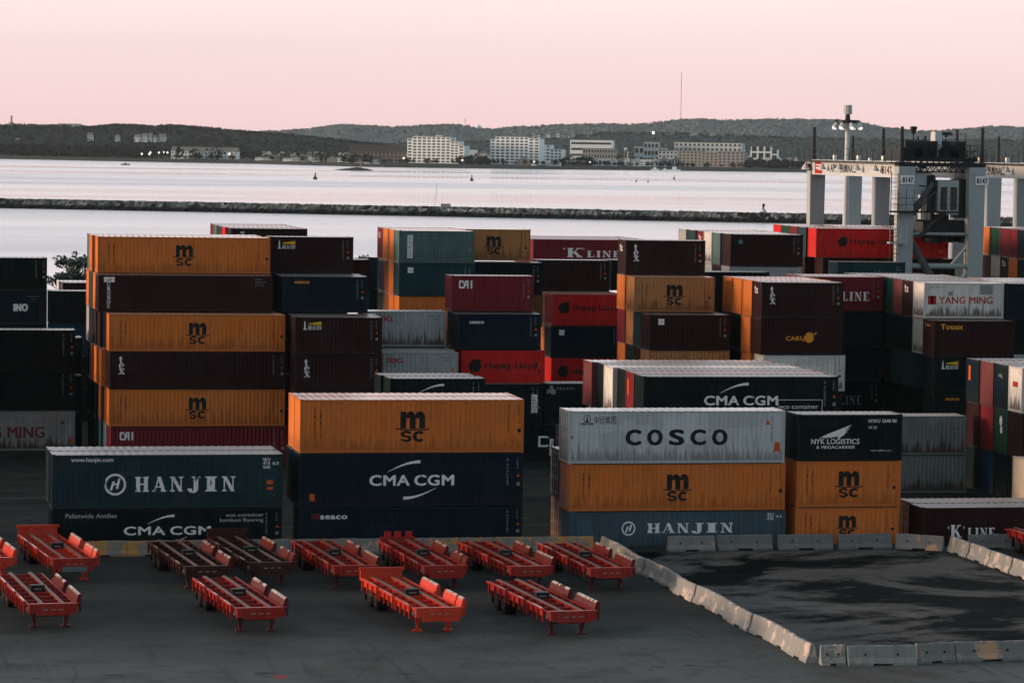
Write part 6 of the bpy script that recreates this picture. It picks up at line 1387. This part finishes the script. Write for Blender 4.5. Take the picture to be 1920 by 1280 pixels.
p = on_break(1431, 9.6); t = thing('navigation_light', 'white drum beacon with dark lantern on the breakwater', 'beacon', p); b = MB(); b.tube((.9, 0, -1), (.9, 0, 2.2), .3, n=8); ob('post', b.mesh('post', CD), t)
b = MB(); b.tube((0, 0, 1.5), (0, 0, 2.9), 1.1, 1.2, 12); b.tube((0, 0, 2.9), (0, 0, 3.7), 1.2, .6, 12); ob('drum', b.mesh('drum', CW), t); b = MB(); b.tube((0, 0, 3.7), (0, 0, 4.6), .3, n=8); b.ball((.1, 0, 5.0), .55, 8, 6); ob('lantern', b.mesh('lantern', BLACK), t)
p = on_break(832, 15); t = thing('sailboat', 'white sailboat with a bare leaning mast behind the breakwater', 'boat', (p.x, p.y, SEA), -YAW); b = MB(); b.prism([(-4.2, 3.0), (-3.4, 0), (3.0, 0), (4.6, 3.3)], lambda x, z, y: (x, y, z), -1.2, 1.2); ob('hull', b.mesh('hull', BW['white']), t); b = MB(); b.tube((-3.2, 0, 2.6), (-2.4, 0, 11.5), .06, n=5); ob('mast', b.mesh('mast', CD), t); b = MB(); b.box(-1., -.8, 3, 2.4, .8, 4.2); ob('cabin', b.mesh('cabin', BW['grey']), t)

# ------------------------------------------------------------------ trees beside the stacks
BARK = flat('bark', (.03, .025, .022), .9, .1)
def tree(px, ytop, d, spread, label, seed):
    rnd = random.Random(seed); top = PD(px, ytop, d); t = thing('leafy_tree', label, 'tree', (top.x, top.y, 0)); Hh = top.z; tips = []; m = MB()
    def limb(p, dr, ln, r, lev):
        q = p + dr * ln; m.tube(p, q, r, r * .62, 6, False)
        if lev == 0: tips.append(q); return
        for _ in range(3 if lev > 1 else 4):
            nd = (dr + Vector((rnd.uniform(-1, 1), rnd.uniform(-1, 1), rnd.uniform(-.25, .8))) * .85).normalized(); limb(p.lerp(q, rnd.uniform(.55, 1)), nd, ln * rnd.uniform(.55, .75), r * .6, lev - 1)
    limb(Vector((0, 0, 0)), Vector((.05, 0, 1)).normalized(), Hh * .42, .22, 4); ob('trunk', m.mesh('trunk', BARK), t)
    zmax = max(p.z for p in tips); xs_ = max(abs(p.x) for p in tips); kz = (Hh - .5) / zmax; lv = MB()
    me = t.children[0].data
    for v_ in me.vertices: v_.co.z *= kz; v_.co.x *= spread / xs_; v_.co.y *= spread / xs_
    for p in tips:
        if rnd.random() < .12: continue
        c = Vector((p.x * spread / xs_, p.y * spread / xs_, p.z * kz)); leafball(lv, c, .5, .34, 20, .14, rnd)
    ob('crown', lv.mesh('crown', woods_mat('tree_leaves', (.022, .045, .044), (.09, .13, .12), .8)), t)
tree(146, 469, 322, 3.4, 'leafy tree with open crown rising behind the left stacks', 21); tree(166, 474, 326, 2.8, 'leafy tree half hidden by the tall orange stack', 5)
tree(686, 474, 300, 1.8, 'treetop showing over the small maroon container', 9); tree(703, 479, 303, 1.4, 'smaller treetop beside the middle stack', 14)

# ------------------------------------------------------------------ air, sky, sun
HAZE = 1
if HAZE:
    m = bpy.data.materials.new('haze'); n, L = nt(m); out = n.new('ShaderNodeOutputMaterial'); v = n.new('ShaderNodeVolumePrincipled'); v.inputs['Color'].default_value = (.8, .95, 1., 1); v.inputs['Density'].default_value = 2.0e-5; v.inputs['Anisotropy'].default_value = .0; L(v.outputs[0], out.inputs['Volume'])
    q = MB(); q.box(-7000, -400, -4.2, 12000, 11000, 260); ob('haze', q.mesh('haze', m), kind='stuff')
SUN_AZ = math.atan2(-1., .12)                       # low over the left edge of the yard
SUN_EL = R(7.)
w = bpy.data.worlds.new('World'); scene.world = w; w.use_nodes = True; n = w.node_tree.nodes; L = w.node_tree.links.new; n.clear()
out = n.new('ShaderNodeOutputWorld'); bg = n.new('ShaderNodeBackground'); L(bg.outputs[0], out.inputs[0])
sky = n.new('ShaderNodeTexSky'); sky.sky_type = 'NISHITA'; sky.sun_disc = False; sky.sun_elevation = SUN_EL; sky.sun_rotation = SUN_AZ; sky.air_density = 1.6; sky.dust_density = 3.
tc = n.new('ShaderNodeTexCoord'); sx = n.new('ShaderNodeSeparateXYZ'); L(tc.outputs['Generated'], sx.inputs[0])
cr = n.new('ShaderNodeValToRGB'); L(sx.outputs['Z'], cr.inputs[0]); E_ = cr.color_ramp.elements
E_[0].position = 0.; E_[0].color = (1.1, .735, .745, 1); E_[1].position = 1.; E_[1].color = (.23, .36, .42, 1)
for p_, c in ((.014, (1.12, .80, .80, 1)), (.036, (1.13, .885, .855, 1)), (.09, (1.42, 1.28, 1.31, 1)), (.2, (1.45, 1.42, 1.5, 1)), (.45, (.55, .68, .76, 1))): e_ = E_.new(p_); e_.color = c
# the western sky glows warmer and stronger, low down
dt = n.new('ShaderNodeVectorMath'); dt.operation = 'DOT_PRODUCT'; L(tc.outputs['Generated'], dt.inputs[0]); dt.inputs[1].default_value = (math.sin(SUN_AZ) * math.cos(.15), math.cos(SUN_AZ) * math.cos(.15), math.sin(.15))
mr = n.new('ShaderNodeMapRange'); mr.inputs['From Min'].default_value = .3; mr.inputs['From Max'].default_value = 1.; L(dt.outputs['Value'], mr.inputs['Value'])
pw = n.new('ShaderNodeMath'); pw.operation = 'POWER'; L(mr.outputs[0], pw.inputs[0]); pw.inputs[1].default_value = 2.
gl = n.new('ShaderNodeMix'); gl.data_type = 'RGBA'; gl.blend_type = 'ADD'; L(pw.outputs[0], gl.inputs['Factor']); L(cr.outputs[0], gl.inputs['A']); gl.inputs['B'].default_value = (1.0, .55, .32, 1)
# the sky behind the camera, away from the bright bay, is duller and colder
d2 = n.new('ShaderNodeVectorMath'); d2.operation = 'DOT_PRODUCT'; L(tc.outputs['Generated'], d2.inputs[0]); d2.inputs[1].default_value = (.1, .995, 0)
m3 = n.new('ShaderNodeMapRange'); m3.interpolation_type = 'SMOOTHSTEP'; m3.inputs['From Min'].default_value = -.45; m3.inputs['From Max'].default_value = .5; L(d2.outputs['Value'], m3.inputs['Value'])
bk = n.new('ShaderNodeMix'); bk.data_type = 'RGBA'; bk.blend_type = 'MULTIPLY'; bk.inputs['Factor'].default_value = 1.; L(cr.outputs[0], bk.inputs['A'])
bc = n.new('ShaderNodeMix'); bc.data_type = 'RGBA'; L(m3.outputs[0], bc.inputs['Factor']); bc.inputs['A'].default_value = (.33, .45, .485, 1); bc.inputs['B'].default_value = (1, 1, 1, 1); L(bc.outputs['Result'], bk.inputs['B'])
L(bk.outputs['Result'], gl.inputs['A'])
# faint streaks of high cloud
mp = n.new('ShaderNodeMapping'); mp.inputs['Scale'].default_value = (1.2, 1.2, 26); L(tc.outputs['Generated'], mp.inputs[0]); no = n.new('ShaderNodeTexNoise'); no.inputs['Scale'].default_value = 2.2; no.inputs['Detail'].default_value = 5; L(mp.outputs[0], no.inputs['Vector'])
r2 = n.new('ShaderNodeMapRange'); r2.inputs['From Min'].default_value = .5; r2.inputs['From Max'].default_value = .75; r2.inputs['To Max'].default_value = .55; L(no.outputs[0], r2.inputs['Value'])
cl = n.new('ShaderNodeMix'); cl.data_type = 'RGBA'; L(r2.outputs[0], cl.inputs['Factor']); L(gl.outputs['Result'], cl.inputs['A']); cl.inputs['B'].default_value = (1.0, .755, .79, 1)
# a share of physical sky under the dusk colours
sc_ = n.new('ShaderNodeVectorMath'); sc_.operation = 'SCALE'; L(sky.outputs[0], sc_.inputs[0]); sc_.inputs['Scale'].default_value = .05
fm = n.new('ShaderNodeMix'); fm.data_type = 'RGBA'; fm.inputs['Factor'].default_value = .06; L(cl.outputs['Result'], fm.inputs['A']); L(sc_.outputs[0], fm.inputs['B'])
L(fm.outputs['Result'], bg.inputs[0]); bg.inputs[1].default_value = 1.
sl = bpy.data.lights.new('sun', 'SUN'); sl.energy = 3.4; sl.angle = R(12); sl.color = (1., .68, .45); so = bpy.data.objects.new('sun', sl); COL.objects.link(so)
sd = Vector((math.sin(SUN_AZ) * math.cos(SUN_EL), math.cos(SUN_AZ) * math.cos(SUN_EL), math.sin(SUN_EL))); so.rotation_euler = sd.to_track_quat('Z', 'Y').to_euler()
# ------------------------------------------------------------------ render settings
scene.view_settings.view_transform = 'Standard'; scene.view_settings.look = 'None'; scene.view_settings.exposure = 0.; scene.view_settings.gamma = 1.
cy = scene.cycles; cy.use_denoising = True; cy.max_bounces = 5; cy.diffuse_bounces = 3; cy.glossy_bounces = 3; cy.volume_bounces = 0; cy.transparent_max_bounces = 4; cy.caustics_reflective = False; cy.caustics_refractive = False; cy.sample_clamp_indirect = 4.
